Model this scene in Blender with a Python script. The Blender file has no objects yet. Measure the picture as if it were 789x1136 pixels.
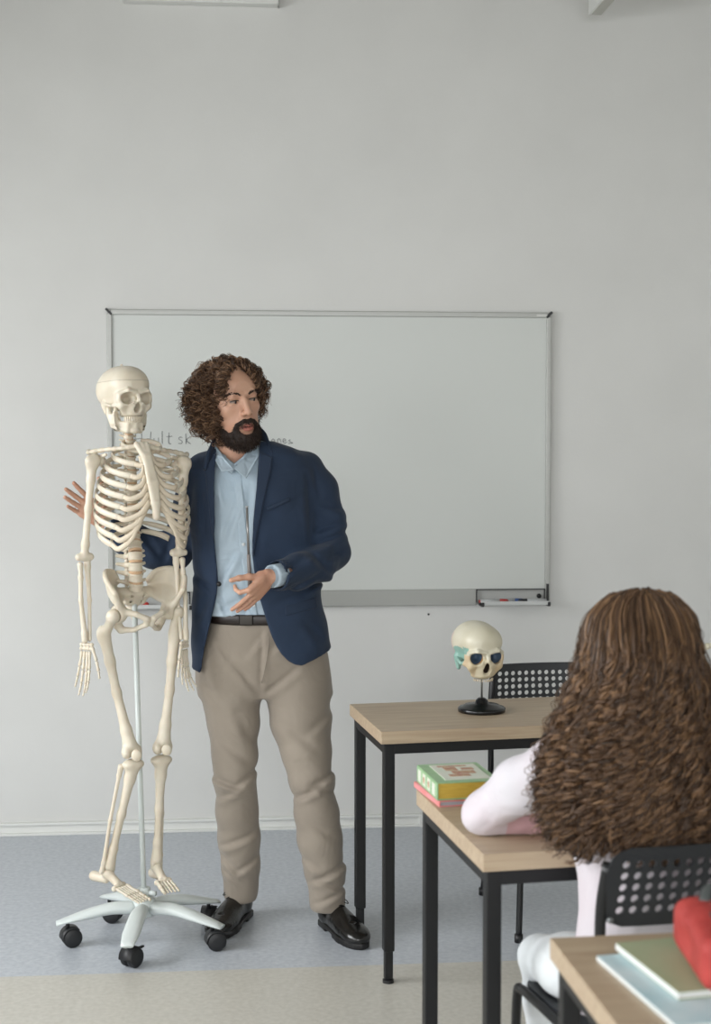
import bpy, bmesh, math, random
import numpy as np
from mathutils import Vector, Matrix, Euler
random.seed(7); RNG = np.random.default_rng(7)
scene = bpy.context.scene
COL = scene.collection
pi = math.pi

# ------------------------------------------------------------------ camera
IMG_W, IMG_H, FPX = 789, 1136, 1640.0
CAM_H = 1.58
YAW = math.atan(1640 / 18200); PITCH = math.atan(78 / 1640)
WALL_Y = 5.98
cam_d = bpy.data.cameras.new('camera'); cam = bpy.data.objects.new('camera', cam_d); COL.objects.link(cam)
cam.location = (0, 0, CAM_H); cam.rotation_euler = (pi / 2 - PITCH, 0, -YAW)
cam_d.sensor_fit = 'VERTICAL'; cam_d.sensor_height = 36.0; cam_d.lens = 36.0 * FPX / IMG_H
cam_d.clip_start = 0.05; cam_d.clip_end = 60
cam_d.dof.use_dof = True; cam_d.dof.focus_distance = 4.75; cam_d.dof.aperture_fstop = 3.6
scene.camera = cam

# ------------------------------------------------------------------ world, daylight, exposure
world = bpy.data.worlds.new('world'); scene.world = world; world.use_nodes = True
world.node_tree.nodes['Background'].inputs[0].default_value = (0.92, 0.96, 1.0, 1)
world.node_tree.nodes['Background'].inputs[1].default_value = 0.9
scene.view_settings.view_transform = 'Standard'; scene.view_settings.look = 'None'
scene.view_settings.gamma = 1.0; scene.view_settings.exposure = 0.36
scene.view_settings.use_curve_mapping = False
ROOM_L, ROOM_R, ROOM_B, ROOM_T = -2.7, 3.7, -3.2, 3.52
WINDOWS = [(-2.8, -0.8), (-0.2, 1.8), (2.4, 4.7)]          # y spans of the windows in the left wall
WIN_Z = (1.0, 2.66)
ADDED_FRONT_WIN = (-2.2, 2.6)                                    # x span of the unseen window added behind the camera for frontal light
def day_light(name, loc, rot, sx, sy, power, spread, col=(0.975, 0.988, 1.0)):
    d = bpy.data.lights.new(name, 'AREA'); d.shape = 'RECTANGLE'; d.size = sx; d.size_y = sy
    d.energy = power; d.color = col; d.spread = math.radians(spread)
    o = bpy.data.objects.new(name, d); COL.objects.link(o); o.location = loc; o.rotation_euler = rot
    return o
P_LEFT, P_FRONT_FILL = 570, 320                                # overcast sky outside the left windows; frontal fill added behind the camera
day_light('sky_and_fill_light', (ROOM_L - 1.5, 1.0, 2.65), (0, -pi / 2 + math.radians(15), 0), 2.6, 8.4, P_LEFT, 180)
day_light('sky_and_fill_light', (sum(ADDED_FRONT_WIN) / 2, ROOM_B - 1.5, 2.65), (pi / 2 - math.radians(15), 0, 0), 5.6, 2.6, P_FRONT_FILL, 180)  # fill lamp added to light the room evenly from the camera side

# ------------------------------------------------------------------ helpers
def rgb(h):
    h = h.lstrip('#'); v = [int(h[i:i + 2], 16) / 255 for i in (0, 2, 4)]
    return tuple(c / 12.92 if c <= 0.04045 else ((c + 0.055) / 1.055) ** 2.4 for c in v) + (1,)
_cf = np.array([math.sin(YAW) * math.cos(PITCH), math.cos(YAW) * math.cos(PITCH), -math.sin(PITCH)])
_cr = np.array([math.cos(YAW), -math.sin(YAW), 0.0]); _cu = np.cross(_cr, _cf)
def _ray(x, y): return _cf + _cr * (x - IMG_W / 2) / FPX - _cu * (y - IMG_H / 2) / FPX
def at(x, y, Y):                       # photo direction -> point at depth Y of the room
    d = _ray(x, y); return np.array([0, 0, CAM_H]) + d * (Y / d[1])
def on_z(x, y, z):                     # photo direction -> point at height z
    d = _ray(x, y); return np.array([0, 0, CAM_H]) + d * ((z - CAM_H) / d[2])
def V(*a): return np.array(a, dtype=float)
def rotm(rx=0, ry=0, rz=0): return np.array(Euler((rx, ry, rz)).to_matrix())

MATS = {}
def mat(name, col, rough=0.6, col2=None, scale=20.0, bump=0.0, bscale=60.0, metal=0.0, spec=0.5, sheen=0.0,
        sss=0.0, sss_rad=(0.02, 0.008, 0.004), island=False, stretch=(1, 1, 1), coat=0.0, detail=4, alpha=None, bdist=0.01):
    if name in MATS: return MATS[name]
    m = bpy.data.materials.new(name); m.use_nodes = True; nt = m.node_tree; b = nt.nodes['Principled BSDF']
    c = rgb(col) if isinstance(col, str) else col
    b.inputs['Base Color'].default_value = c; b.inputs['Roughness'].default_value = rough
    b.inputs['Metallic'].default_value = metal; b.inputs['Specular IOR Level'].default_value = spec
    b.inputs['Sheen Weight'].default_value = sheen; b.inputs['Coat Weight'].default_value = coat
    if sss: b.inputs['Subsurface Weight'].default_value = sss; b.inputs['Subsurface Radius'].default_value = sss_rad; b.inputs['Subsurface Scale'].default_value = 1.0
    tc = nt.nodes.new('ShaderNodeTexCoord'); mp = nt.nodes.new('ShaderNodeMapping'); mp.inputs['Scale'].default_value = stretch
    nt.links.new(tc.outputs['Object'], mp.inputs['Vector'])
    if col2:
        c2 = rgb(col2) if isinstance(col2, str) else col2
        mx = nt.nodes.new('ShaderNodeMix'); mx.data_type = 'RGBA'
        mx.inputs[6].default_value = c; mx.inputs[7].default_value = c2
        if island:
            g = nt.nodes.new('ShaderNodeNewGeometry'); nt.links.new(g.outputs['Random Per Island'], mx.inputs[0])
        else:
            n = nt.nodes.new('ShaderNodeTexNoise'); n.inputs['Scale'].default_value = scale; n.inputs['Detail'].default_value = detail
            nt.links.new(mp.outputs[0], n.inputs['Vector'])
            r = nt.nodes.new('ShaderNodeMapRange'); r.inputs[1].default_value = 0.3; r.inputs[2].default_value = 0.7
            nt.links.new(n.outputs['Fac'], r.inputs[0]); nt.links.new(r.outputs[0], mx.inputs[0])
        nt.links.new(mx.outputs[2], b.inputs['Base Color'])
    if bump:
        n2 = nt.nodes.new('ShaderNodeTexNoise'); n2.inputs['Scale'].default_value = bscale; n2.inputs['Detail'].default_value = 5
        nt.links.new(mp.outputs[0], n2.inputs['Vector'])
        bp = nt.nodes.new('ShaderNodeBump'); bp.inputs['Strength'].default_value = bump; bp.inputs['Distance'].default_value = bdist
        nt.links.new(n2.outputs['Fac'], bp.inputs['Height']); nt.links.new(bp.outputs[0], b.inputs['Normal'])
    MATS[name] = m; return m

ORIG = {}
def tag(o, label=None, cat=None, group=None, kind=None):
    if label: o['label'] = label
    if cat: o['category'] = cat
    if group: o['group'] = group
    if kind: o['kind'] = kind
    return o
def root(name, loc, label, cat, group=None, rz=0.0, local=False):
    o = bpy.data.objects.new(name, None); COL.objects.link(o); o.empty_display_size = 0.1
    o.location = loc; o.rotation_euler = (0, 0, rz)
    ORIG[o] = V(0, 0, 0) if local else np.array(loc, float)
    return tag(o, label, cat, group)
def mk(name, verts, faces, m, parent=None, smooth=True, recentre=True):
    verts = np.asarray(verts, dtype=np.float64)
    c = (verts.min(0) + verts.max(0)) / 2 if recentre else np.zeros(3)
    if parent is None and recentre: c[2] = verts[:, 2].min()
    me = bpy.data.meshes.new(name)
    if isinstance(faces, np.ndarray):
        nf, k = faces.shape
        me.vertices.add(len(verts)); me.vertices.foreach_set('co', (verts - c).astype(np.float32).ravel())
        me.loops.add(nf * k); me.loops.foreach_set('vertex_index', faces.astype(np.int32).ravel())
        me.polygons.add(nf); me.polygons.foreach_set('loop_start', np.arange(0, nf * k, k, dtype=np.int32))
        me.update(calc_edges=True)
    else:
        me.from_pydata([tuple(v) for v in verts - c], [], faces); me.update()
    me.validate()
    if smooth: me.polygons.foreach_set('use_smooth', np.ones(len(me.polygons), dtype=bool))
    if m is not None: me.materials.append(m)
    o = bpy.data.objects.new(name, me); COL.objects.link(o)
    ORIG[o] = c
    if parent is not None:
        o.parent = parent; o.location = c - ORIG[parent]
    else: o.location = c
    return o
class MB:                              # collects pieces of ONE part
    def __init__(s): s.v = []; s.f = []
    def add(s, v, f):
        n = len(s.v); s.v += [tuple(p) for p in v]; s.f += [tuple(i + n for i in q) for q in f]; return s
    def box(s, lo, hi, R=None, c=None):
        x0, y0, z0 = lo; x1, y1, z1 = hi
        v = np.array([(x0, y0, z0), (x1, y0, z0), (x1, y1, z0), (x0, y1, z0), (x0, y0, z1), (x1, y0, z1), (x1, y1, z1), (x0, y1, z1)], float)
        if R is not None: v = v @ R.T
        if c is not None: v = v + c
        return s.add(v, [(3, 2, 1, 0), (4, 5, 6, 7), (0, 1, 5, 4), (1, 2, 6, 5), (2, 3, 7, 6), (3, 0, 4, 7)])
    def tube(s, pts, r, n=10, ry=None, up=None, cap=True):   # sweep along points; r scalar or list; ry = second radius
        v, f = sweep(pts, r, n, ry, up, cap); return s.add(v, f)
    def lathe(s, prof, n=24, c=(0, 0, 0)):
        v = []; f = []; m = len(prof)
        for i in range(n):
            a = 2 * pi * i / n
            for r, z in prof: v.append((c[0] + r * math.cos(a), c[1] + r * math.sin(a), c[2] + z))
        for i in range(n):
            j = (i + 1) % n
            for k in range(m - 1): f.append((i * m + k, j * m + k, j * m + k + 1, i * m + k + 1))
        f.append(tuple(i * m for i in range(n))[::-1]); f.append(tuple(i * m + m - 1 for i in range(n)))
        return s.add(v, f)
    def prism(s, poly, z0, z1):        # closed polygon (counter-clockwise) extruded in z
        n = len(poly); v = [(x, y, z0) for x, y in poly] + [(x, y, z1) for x, y in poly]
        f = [tuple(range(n))[::-1], tuple(range(n, 2 * n))] + [(i, (i + 1) % n, n + (i + 1) % n, n + i) for i in range(n)]
        return s.add(v, f)
    def build(s, name, m, parent=None, smooth=False, bevel=0.0, seg=2):
        o = mk(name, s.v, s.f, m, parent, smooth)
        if bevel:
            b = o.modifiers.new('bevel', 'BEVEL'); b.width = bevel; b.segments = seg; b.limit_method = 'ANGLE'; b.angle_limit = 0.7
            for p in o.data.polygons: p.use_smooth = True
            w = o.modifiers.new('wn', 'WEIGHTED_NORMAL')
        return o
def sweep(pts, r, n=10, ry=None, up=None, cap=True, taper=None):
    P = np.array(pts, float); m = len(P)
    ra = np.full(m, r, float) if np.isscalar(r) else np.array(r, float)
    rb = ra if ry is None else (np.full(m, ry, float) if np.isscalar(ry) else np.array(ry, float))
    T = np.gradient(P, axis=0); T /= np.linalg.norm(T, axis=1)[:, None] + 1e-12
    u = np.array(up, float) if up is not None else (V(0, 0, 1) if abs(T[0][2]) < 0.9 else V(0, 1, 0))
    a = np.linspace(0, 2 * pi, n, endpoint=False); ca, sa = np.cos(a), np.sin(a)
    v = np.zeros((m, n, 3))
    for i in range(m):
        u = u - T[i] * (u @ T[i]); u /= np.linalg.norm(u) + 1e-12; w = np.cross(T[i], u)
        v[i] = P[i] + np.outer(ca * ra[i], w) + np.outer(sa * rb[i], u)
        if up is not None: u = np.array(up, float)
    f = []
    for i in range(m - 1):
        for k in range(n):
            q = (k + 1) % n; f.append((i * n + k, i * n + q, (i + 1) * n + q, (i + 1) * n + k))
    if cap: f.append(tuple(range(n))[::-1]); f.append(tuple((m - 1) * n + k for k in range(n)))
    return v.reshape(-1, 3), f
def spline(pts, n):                    # Catmull-Rom through points
    P = np.array(pts, float); Q = np.vstack([2 * P[0] - P[1], P, 2 * P[-1] - P[-2]]); m = len(P) - 1
    out = []
    for t in np.linspace(0, m - 1e-9, n):
        i = int(t); u = t - i; a, b, c, d = Q[i:i + 4]
        out.append(0.5 * (2 * b + (c - a) * u + (2 * a - 5 * b + 4 * c - d) * u * u + (3 * b - a - 3 * c + d) * u ** 3))
    return np.array(out)
def copy_tree(o, parent=None):
    c = o.copy(); COL.objects.link(c); c.parent = parent
    for ch in list(o.children): copy_tree(ch, c)
    return c

# ------------------------------------------------------------------ signed-distance modeller (surface nets)
class SDF:
    def __init__(s, lo, hi, h):
        s.lo = np.array(lo, float); s.h = h
        n = np.ceil((np.array(hi) - s.lo) / h).astype(int) + 2; s.n = n
        s.ax = [(s.lo[i] + h * np.arange(n[i])).astype(np.float32) for i in range(3)]
        s.D = np.full(tuple(n), 9.0, np.float32)
    def _sl(s, lo, hi, m):
        sl = []
        for i in range(3):
            a = int(max(0, math.floor((lo[i] - m - s.lo[i]) / s.h))); b = int(min(s.n[i], math.ceil((hi[i] + m - s.lo[i]) / s.h) + 1))
            if b <= a: return None
            sl.append(slice(a, b))
        return tuple(sl)
    def xyz(s, sl): return s.ax[0][sl[0]][:, None, None], s.ax[1][sl[1]][None, :, None], s.ax[2][sl[2]][None, None, :]
    def op(s, lo, hi, fn, k, mode='u'):
        sl = s._sl(lo, hi, max(k, 0) + 4 * s.h)
        if sl is None: return s
        D = s.D[sl]; d = fn(*s.xyz(sl)).astype(np.float32)
        if k <= 0: s.D[sl] = np.minimum(D, d)
        else:
            t = np.clip(0.5 + 0.5 * (D - d) / k, 0, 1); s.D[sl] = D * (1 - t) + d * t - k * t * (1 - t)
        return s
    def sub(s, lo, hi, fn, k):
        sl = s._sl(lo, hi, max(k, 0) + 4 * s.h)
        if sl is None: return s
        D = s.D[sl]; e = -fn(*s.xyz(sl)).astype(np.float32)
        if k <= 0: s.D[sl] = np.maximum(D, e)
        else:
            t = np.clip(0.5 - 0.5 * (D - e) / k, 0, 1); s.D[sl] = D * (1 - t) + e * t + k * t * (1 - t)
        return s
    def cap(s, a, b, ra, rb=None, k=0.0, mode='u'):
        a = np.array(a, float); b = np.array(b, float); rb = ra if rb is None else rb
        ba = b - a; L = max(ba @ ba, 1e-12); R = max(ra, rb)
        def fn(x, y, z):
            t = np.clip(((x - a[0]) * ba[0] + (y - a[1]) * ba[1] + (z - a[2]) * ba[2]) / L, 0, 1)
            return np.sqrt((x - a[0] - t * ba[0]) ** 2 + (y - a[1] - t * ba[1]) ** 2 + (z - a[2] - t * ba[2]) ** 2) - (ra + (rb - ra) * t)
        lo = np.minimum(a, b) - R; hi = np.maximum(a, b) + R
        return s.op(lo, hi, fn, k, 'u') if mode == 'u' else s.sub(lo, hi, fn, k)
    def chain(s, pts, rs, k=0.0, mode='u', k2=None):
        for i in range(len(pts) - 1):
            r0 = rs if np.isscalar(rs) else rs[i]; r1 = rs if np.isscalar(rs) else rs[i + 1]
            s.cap(pts[i], pts[i + 1], r0, r1, k, mode)
        return s
    def ell(s, c, r, k=0.0, mode='u', R=None):
        c = np.array(c, float); r = np.array(r, float); M = max(r)
        def fn(x, y, z):
            x = x - c[0]; y = y - c[1]; z = z - c[2]
            if R is not None: x, y, z = (R[0, 0] * x + R[1, 0] * y + R[2, 0] * z, R[0, 1] * x + R[1, 1] * y + R[2, 1] * z, R[0, 2] * x + R[1, 2] * y + R[2, 2] * z)
            k0 = np.sqrt((x / r[0]) ** 2 + (y / r[1]) ** 2 + (z / r[2]) ** 2)
            k1 = np.sqrt((x / r[0] ** 2) ** 2 + (y / r[1] ** 2) ** 2 + (z / r[2] ** 2) ** 2) + 1e-9
            return k0 * (k0 - 1) / k1
        e = r if R is None else np.full(3, M)
        return s.op(c - e, c + e, fn, k, 'u') if mode == 'u' else s.sub(c - e, c + e, fn, k)
    def box(s, c, half, rd=0.0, k=0.0, mode='u', R=None):
        c = np.array(c, float); hf = np.array(half, float) - rd; M = np.linalg.norm(half)
        def fn(x, y, z):
            x = x - c[0]; y = y - c[1]; z = z - c[2]
            if R is not None: x, y, z = (R[0, 0] * x + R[1, 0] * y + R[2, 0] * z, R[0, 1] * x + R[1, 1] * y + R[2, 1] * z, R[0, 2] * x + R[1, 2] * y + R[2, 2] * z)
            qx = np.abs(x) - hf[0]; qy = np.abs(y) - hf[1]; qz = np.abs(z) - hf[2]
            return np.sqrt(np.maximum(qx, 0) ** 2 + np.maximum(qy, 0) ** 2 + np.maximum(qz, 0) ** 2) + np.minimum(np.maximum(qx, np.maximum(qy, qz)), 0) - rd
        e = np.array(half) if R is None else np.full(3, M)
        return s.op(c - e, c + e, fn, k, 'u') if mode == 'u' else s.sub(c - e, c + e, fn, k)
    def loft(s, rows, k=0.0, mode='u', e=2.4, grow=0.0):   # rows: (z, cx, cy, a, b) sorted by z
        rows = np.array(sorted(rows), float); zz = rows[:, 0]
        def fn(x, y, z):
            zc = np.clip(z, zz[0], zz[-1]); q = [np.interp(zc, zz, rows[:, i]) for i in range(1, 5)]
            a = q[2] + grow; b = q[3] + grow
            g = (np.abs((x - q[0]) / a) ** e + np.abs((y - q[1]) / b) ** e) ** (1 / e)
            dr = (g - 1) * np.minimum(a, b); dz = np.maximum(zz[0] - z, z - zz[-1])
            return np.where(dz > 0, np.sqrt(np.maximum(dr, 0) ** 2 + np.maximum(dz, 0) ** 2), np.maximum(dr, dz)) + 0 * x
        lo = V((rows[:, 1] - rows[:, 3]).min() - grow, (rows[:, 2] - rows[:, 4]).min() - grow, zz[0]); hi = V((rows[:, 1] + rows[:, 3]).max() + grow, (rows[:, 2] + rows[:, 4]).max() + grow, zz[-1])
        return s.op(lo, hi, fn, k, 'u') if mode == 'u' else s.sub(lo, hi, fn, k)
    def warp(s, fn): s.D += fn(*s.xyz((slice(None),) * 3)).astype(np.float32); return s
    def mesh(s):
        D = s.D.copy()
        for i in range(3):
            q = [slice(None)] * 3; q[i] = 0; D[tuple(q)] = np.maximum(D[tuple(q)], 1e-3); q[i] = -1; D[tuple(q)] = np.maximum(D[tuple(q)], 1e-3)
        neg = D < 0; n0, n1, n2 = D.shape
        cnt = np.zeros((n0 - 1, n1 - 1, n2 - 1), np.int8)
        for dx in (0, 1):
            for dy in (0, 1):
                for dz in (0, 1): cnt += neg[dx:n0 - 1 + dx, dy:n1 - 1 + dy, dz:n2 - 1 + dz]
        cells = np.argwhere((cnt > 0) & (cnt < 8))
        if not len(cells): return np.zeros((0, 3)), np.zeros((0, 4), int)
        idx = np.full(cnt.shape, -1, np.int64); idx[tuple(cells.T)] = np.arange(len(cells))
        cs = np.array([(i, j, k) for i in (0, 1) for j in (0, 1) for k in (0, 1)])
        val = np.stack([D[cells[:, 0] + c[0], cells[:, 1] + c[1], cells[:, 2] + c[2]] for c in cs], 1)
        acc = np.zeros((len(cells), 3)); num = np.zeros(len(cells))
        for a in range(8):
            for b in range(a + 1, 8):
                if np.abs(cs[a] - cs[b]).sum() != 1: continue
                va, vb = val[:, a], val[:, b]; cr = (va < 0) != (vb < 0)
                t = np.where(cr, va / np.where(cr, va - vb, 1), 0)
                acc += np.where(cr[:, None], cs[a] + (cs[b] - cs[a]) * t[:, None], 0); num += cr
        verts = s.lo + (cells + acc / num[:, None]) * s.h
        faces = []
        for ax in range(3):
            o1, o2 = [(1, 2), (2, 0), (0, 1)][ax]
            A = [slice(None)] * 3; B = [slice(None)] * 3; A[ax] = slice(0, -1); B[ax] = slice(1, None)
            na, nb = neg[tuple(A)], neg[tuple(B)]
            e = np.argwhere(na != nb); e = e[(e[:, o1] > 0) & (e[:, o2] > 0) & (e[:, o1] < D.shape[o1] - 1) & (e[:, o2] < D.shape[o2] - 1)]
            if not len(e): continue
            fl = na[tuple(e.T)]; q = []
            for d1, d2 in ((-1, -1), (0, -1), (0, 0), (-1, 0)):
                c = e.copy(); c[:, o1] += d1; c[:, o2] += d2; q.append(idx[tuple(c.T)])
            q = np.stack(q, 1); q = np.where(fl[:, None], q, q[:, ::-1]); faces.append(q)
        F = np.vstack(faces); F = F[(F >= 0).all(1)]
        return verts, F
def relax(v, f, it=2, lam=0.5):        # Laplacian smoothing of a quad mesh
    e = np.vstack([f[:, [i, (i + 1) % 4]] for i in range(4)]); n = len(v)
    deg = np.bincount(e[:, 0], minlength=n) + np.bincount(e[:, 1], minlength=n)
    for _ in range(it):
        a = np.stack([np.bincount(e[:, 0], v[e[:, 1], i], n) + np.bincount(e[:, 1], v[e[:, 0], i], n) for i in range(3)], 1)
        v = v + lam * (a / np.maximum(deg, 1)[:, None] - v)
    return v
def sdf_part(s, name, m, parent, it=1, M=None, off=None, scale=1.0):
    v, f = s.mesh(); v = relax(v, f, it)
    if M is not None or scale != 1.0 or off is not None:
        v = v * scale
        if M is not None: v = v @ M.T
        if off is not None: v = v + off
    return mk(name, v, f, m, parent)
# ------------------------------------------------------------------ the room
M_wall = mat('wall_paint', '#d8d8d5', 0.85, '#d3d3d0', 3.0, bump=0.05, bscale=90)
M_ceil = mat('ceiling_paint', '#a8a7a1', 0.9)
M_trimw = mat('white_trim', '#e0e1dd', 0.45)
M_blue = mat('blue_vinyl', '#aeb4bc', 0.34, '#c3c8ce', 60.0, bump=0.02, bscale=200, detail=8)
M_beige = mat('beige_vinyl', '#bcb9af', 0.36, '#cbc8bf', 60.0, bump=0.02, bscale=200, detail=8)
SPLIT_Y = 4.375
def struct(o): o['kind'] = 'structure'; return o
fl = struct(MB().box((ROOM_L, ROOM_B, -0.12), (ROOM_R, WALL_Y, -0.004)).build('floor', M_beige))
MB().box((ROOM_L, ROOM_B, -0.004), (ROOM_R, SPLIT_Y, 0)).build('vinyl_sheet', M_beige, fl)['label'] = 'beige speckled vinyl'
MB().box((ROOM_L, SPLIT_Y, -0.004), (ROOM_R, WALL_Y, 0)).build('vinyl_sheet', M_blue, fl)['label'] = 'pale blue speckled vinyl'
struct(MB().box((ROOM_L - 0.2, WALL_Y, -0.12), (ROOM_R + 0.2, WALL_Y + 0.2, ROOM_T)).build('wall_back', M_wall))
_h = at(475.5, 681.5, WALL_Y)
MB().tube([(_h[0], WALL_Y + 0.01, _h[2]), (_h[0], WALL_Y - 0.003, _h[2])], 0.0045, 8).build('screw_hole', mat('hole_dark', '#2a2a2a', 0.8), bpy.data.objects['wall_back'])
struct(MB().box((ROOM_R, ROOM_B, -0.12), (ROOM_R + 0.2, WALL_Y, ROOM_T)).build('wall_right', M_wall))
wf = MB().box((ROOM_L - 0.2, ROOM_B - 0.2, -0.12), (ROOM_R + 0.2, ROOM_B, WIN_Z[0])); wf.box((ROOM_L - 0.2, ROOM_B - 0.2, WIN_Z[1]), (ROOM_R + 0.2, ROOM_B, ROOM_T))
wf.box((ROOM_L - 0.2, ROOM_B - 0.2, WIN_Z[0]), (ADDED_FRONT_WIN[0], ROOM_B, WIN_Z[1])); wf.box((ADDED_FRONT_WIN[1], ROOM_B - 0.2, WIN_Z[0]), (ROOM_R + 0.2, ROOM_B, WIN_Z[1]))
struct(wf.build('wall_front', M_wall))
w4 = struct(MB().box((ADDED_FRONT_WIN[0] - 0.04, ROOM_B - 0.01, WIN_Z[0] - 0.03), (ADDED_FRONT_WIN[1] + 0.04, ROOM_B + 0.14, WIN_Z[0])).build('window_4', M_trimw))  # unseen window, added so the frontal fill can enter the room
f4 = MB()
for x in np.linspace(ADDED_FRONT_WIN[0], ADDED_FRONT_WIN[1] - 0.06, 4): f4.box((x, ROOM_B - 0.09, WIN_Z[0]), (x + 0.06, ROOM_B - 0.03, WIN_Z[1]))
f4.build('window_frame', M_trimw, w4)
struct(MB().box((ROOM_L - 0.2, ROOM_B - 0.2, ROOM_T), (ROOM_R + 0.2, WALL_Y + 0.2, ROOM_T + 0.2)).build('ceiling', M_ceil))
wl = MB(); ys = [ROOM_B] + [v for w in WINDOWS for v in w] + [WALL_Y]
wl.box((ROOM_L - 0.2, ROOM_B, -0.12), (ROOM_L, WALL_Y, WIN_Z[0])); wl.box((ROOM_L - 0.2, ROOM_B, WIN_Z[1]), (ROOM_L, WALL_Y, ROOM_T))
for i in range(0, len(ys), 2): wl.box((ROOM_L - 0.2, ys[i], WIN_Z[0]), (ROOM_L, ys[i + 1], WIN_Z[1]))
struct(wl.build('wall_left', M_wall))
for i, (a, b) in enumerate(WINDOWS):
    w = struct(MB().box((ROOM_L - 0.01, a - 0.04, WIN_Z[0] - 0.03), (ROOM_L + 0.14, b + 0.04, WIN_Z[0])).build('window_%d' % (i + 1), M_trimw))
    f = MB()
    for y in (a, (a + b) / 2 - 0.03, b - 0.06): f.box((ROOM_L - 0.09, y, WIN_Z[0]), (ROOM_L - 0.03, y + 0.06, WIN_Z[1]))
    for z in (WIN_Z[0], WIN_Z[1] - 0.06): f.box((ROOM_L - 0.09, a, z), (ROOM_L - 0.03, b, z + 0.06))
    f.build('window_frame', M_trimw, w)
# skirting with a lip at its top and bottom edge
bb = MB().box((ROOM_L, WALL_Y - 0.010, 0), (ROOM_R, WALL_Y, 0.046)); bb.box((ROOM_L, WALL_Y - 0.022, 0.041), (ROOM_R, WALL_Y, 0.051)); bb.box((ROOM_L, WALL_Y - 0.026, 0), (ROOM_R, WALL_Y, 0.010))
base = struct(bb.build('baseboard_back', M_trimw, bevel=0.0015))
xj = at(467, 912, WALL_Y)[0]
MB().box((xj - 0.009, WALL_Y - 0.030, 0.0), (xj + 0.009, WALL_Y - 0.001, 0.052)).build('joint_cover', M_trimw, base, bevel=0.001)

# things under the ceiling: a white profile along the wall and one running towards the room
pA = at(142, 0.5, WALL_Y - 0.05); pB = at(309, 0.5, WALL_Y - 0.05)
tr = root('cable_trunking', ((pA[0] + pB[0]) / 2, WALL_Y - 0.03, pA[2]), 'white profile fixed along the wall right under the ceiling', 'trunking')
MB().box((pA[0] - 0.02, WALL_Y - 0.055, pA[2]), (pB[0], WALL_Y - 0.0, pA[2] + 0.09)).build('channel', M_trimw, tr, bevel=0.003)
MB().box((pA[0] - 0.02, WALL_Y - 0.058, pA[2] + 0.07), (pB[0], WALL_Y - 0.053, pA[2] + 0.10)).build('lid', M_trimw, tr)
MB().box((pB[0], WALL_Y - 0.058, pA[2] - 0.002), (pB[0] + 0.004, WALL_Y, pA[2] + 0.10)).build('end_cap', mat('grey_cap', '#a9a9a4', 0.6), tr)
q = at(653, 17, WALL_Y - 0.13); q2 = at(668, 17, WALL_Y - 0.13); wq = q2[0] - q[0]
lf = root('linear_ceiling_fixture', (q[0] + wq / 2, WALL_Y - 1.4, q[2]), 'white linear fixture running out from the wall under the ceiling', 'ceiling fixture')
MB().box((q[0], WALL_Y - 2.6, q[2]), (q[0] + wq, WALL_Y - 0.13, q[2] + 0.11)).build('housing', M_trimw, lf, bevel=0.003)
MB().box((q[0] + 0.008, WALL_Y - 2.58, q[2] - 0.004), (q[0] + wq - 0.008, WALL_Y - 0.15, q[2] + 0.004)).build('diffuser', mat('diffuser', '#b9b8b0', 0.5), lf)
for yy in (WALL_Y - 2.2, WALL_Y - 0.5): MB().tube([(q[0] + wq / 2, yy, q[2] + 0.1), (q[0] + wq / 2, yy, ROOM_T)], 0.006).build('hanger_rod', M_trimw, lf)

# ------------------------------------------------------------------ whiteboard
M_board = mat('board_enamel', '#cdd0cc', 0.5, spec=0.4)
M_alu = mat('brushed_aluminium', '#a7a8a4', 0.42, '#b0b1ad', 40, metal=0.35, stretch=(1, 1, 30))
M_alu2 = mat('aluminium_rail', '#a3a4a0', 0.5, metal=0.25)
M_black = mat('black_plastic', '#17181a', 0.45)
M_ink = mat('marker_ink', '#64676b', 0.6)
bl = at(118, 343, WALL_Y - 0.02); br = at(612, 347, WALL_Y - 0.02); zb = at(118, 675, WALL_Y - 0.02)[2]
bx0, bx1, bz0, bz1 = bl[0], br[0], zb, (bl[2] + br[2]) / 2
by = WALL_Y
wb = root('whiteboard', ((bx0 + bx1) / 2, by, bz0), 'large whiteboard with faint handwriting and a thin grey frame on the back wall', 'whiteboard')
zr = at(300, 655, by)[2]; FWD = 0.021
MB().box((bx0 + 0.01, by - 0.016, bz0 + 0.01), (bx1 - 0.01, by - 0.001, bz1 - 0.01)).build('panel', M_board, wb)
MB().box((bx0 + 0.016, by - 0.026, bz1 - FWD), (bx1 - 0.016, by, bz1)).build('frame_rail', M_alu, wb, bevel=0.003)
MB().box((bx0, by - 0.026, bz0), (bx0 + FWD, by, bz1 - 0.016)).build('frame_rail', M_alu, wb, bevel=0.003)
MB().box((bx1 - FWD, by - 0.026, bz0), (bx1, by, bz1 - 0.016)).build('frame_rail', M_alu, wb, bevel=0.003)
for sx, xc in ((-1, bx0 + 0.009), (1, bx1 - 0.009)):
    MB().box((-0.016, -0.014, -0.0045), (0.016, 0.014, 0.0045), R=rotm(0, -sx * pi / 4, 0), c=V(xc, by - 0.014, bz1 - 0.009)).build('corner_piece', M_black, wb)
xo1 = at(211, 664, by)[0]; xo2 = at(527, 664, by)[0]
MB().box((xo1, by - 0.030, bz0), (xo2, by, zr)).build('lower_rail', M_alu2, wb, bevel=0.002)
TR = []
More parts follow.
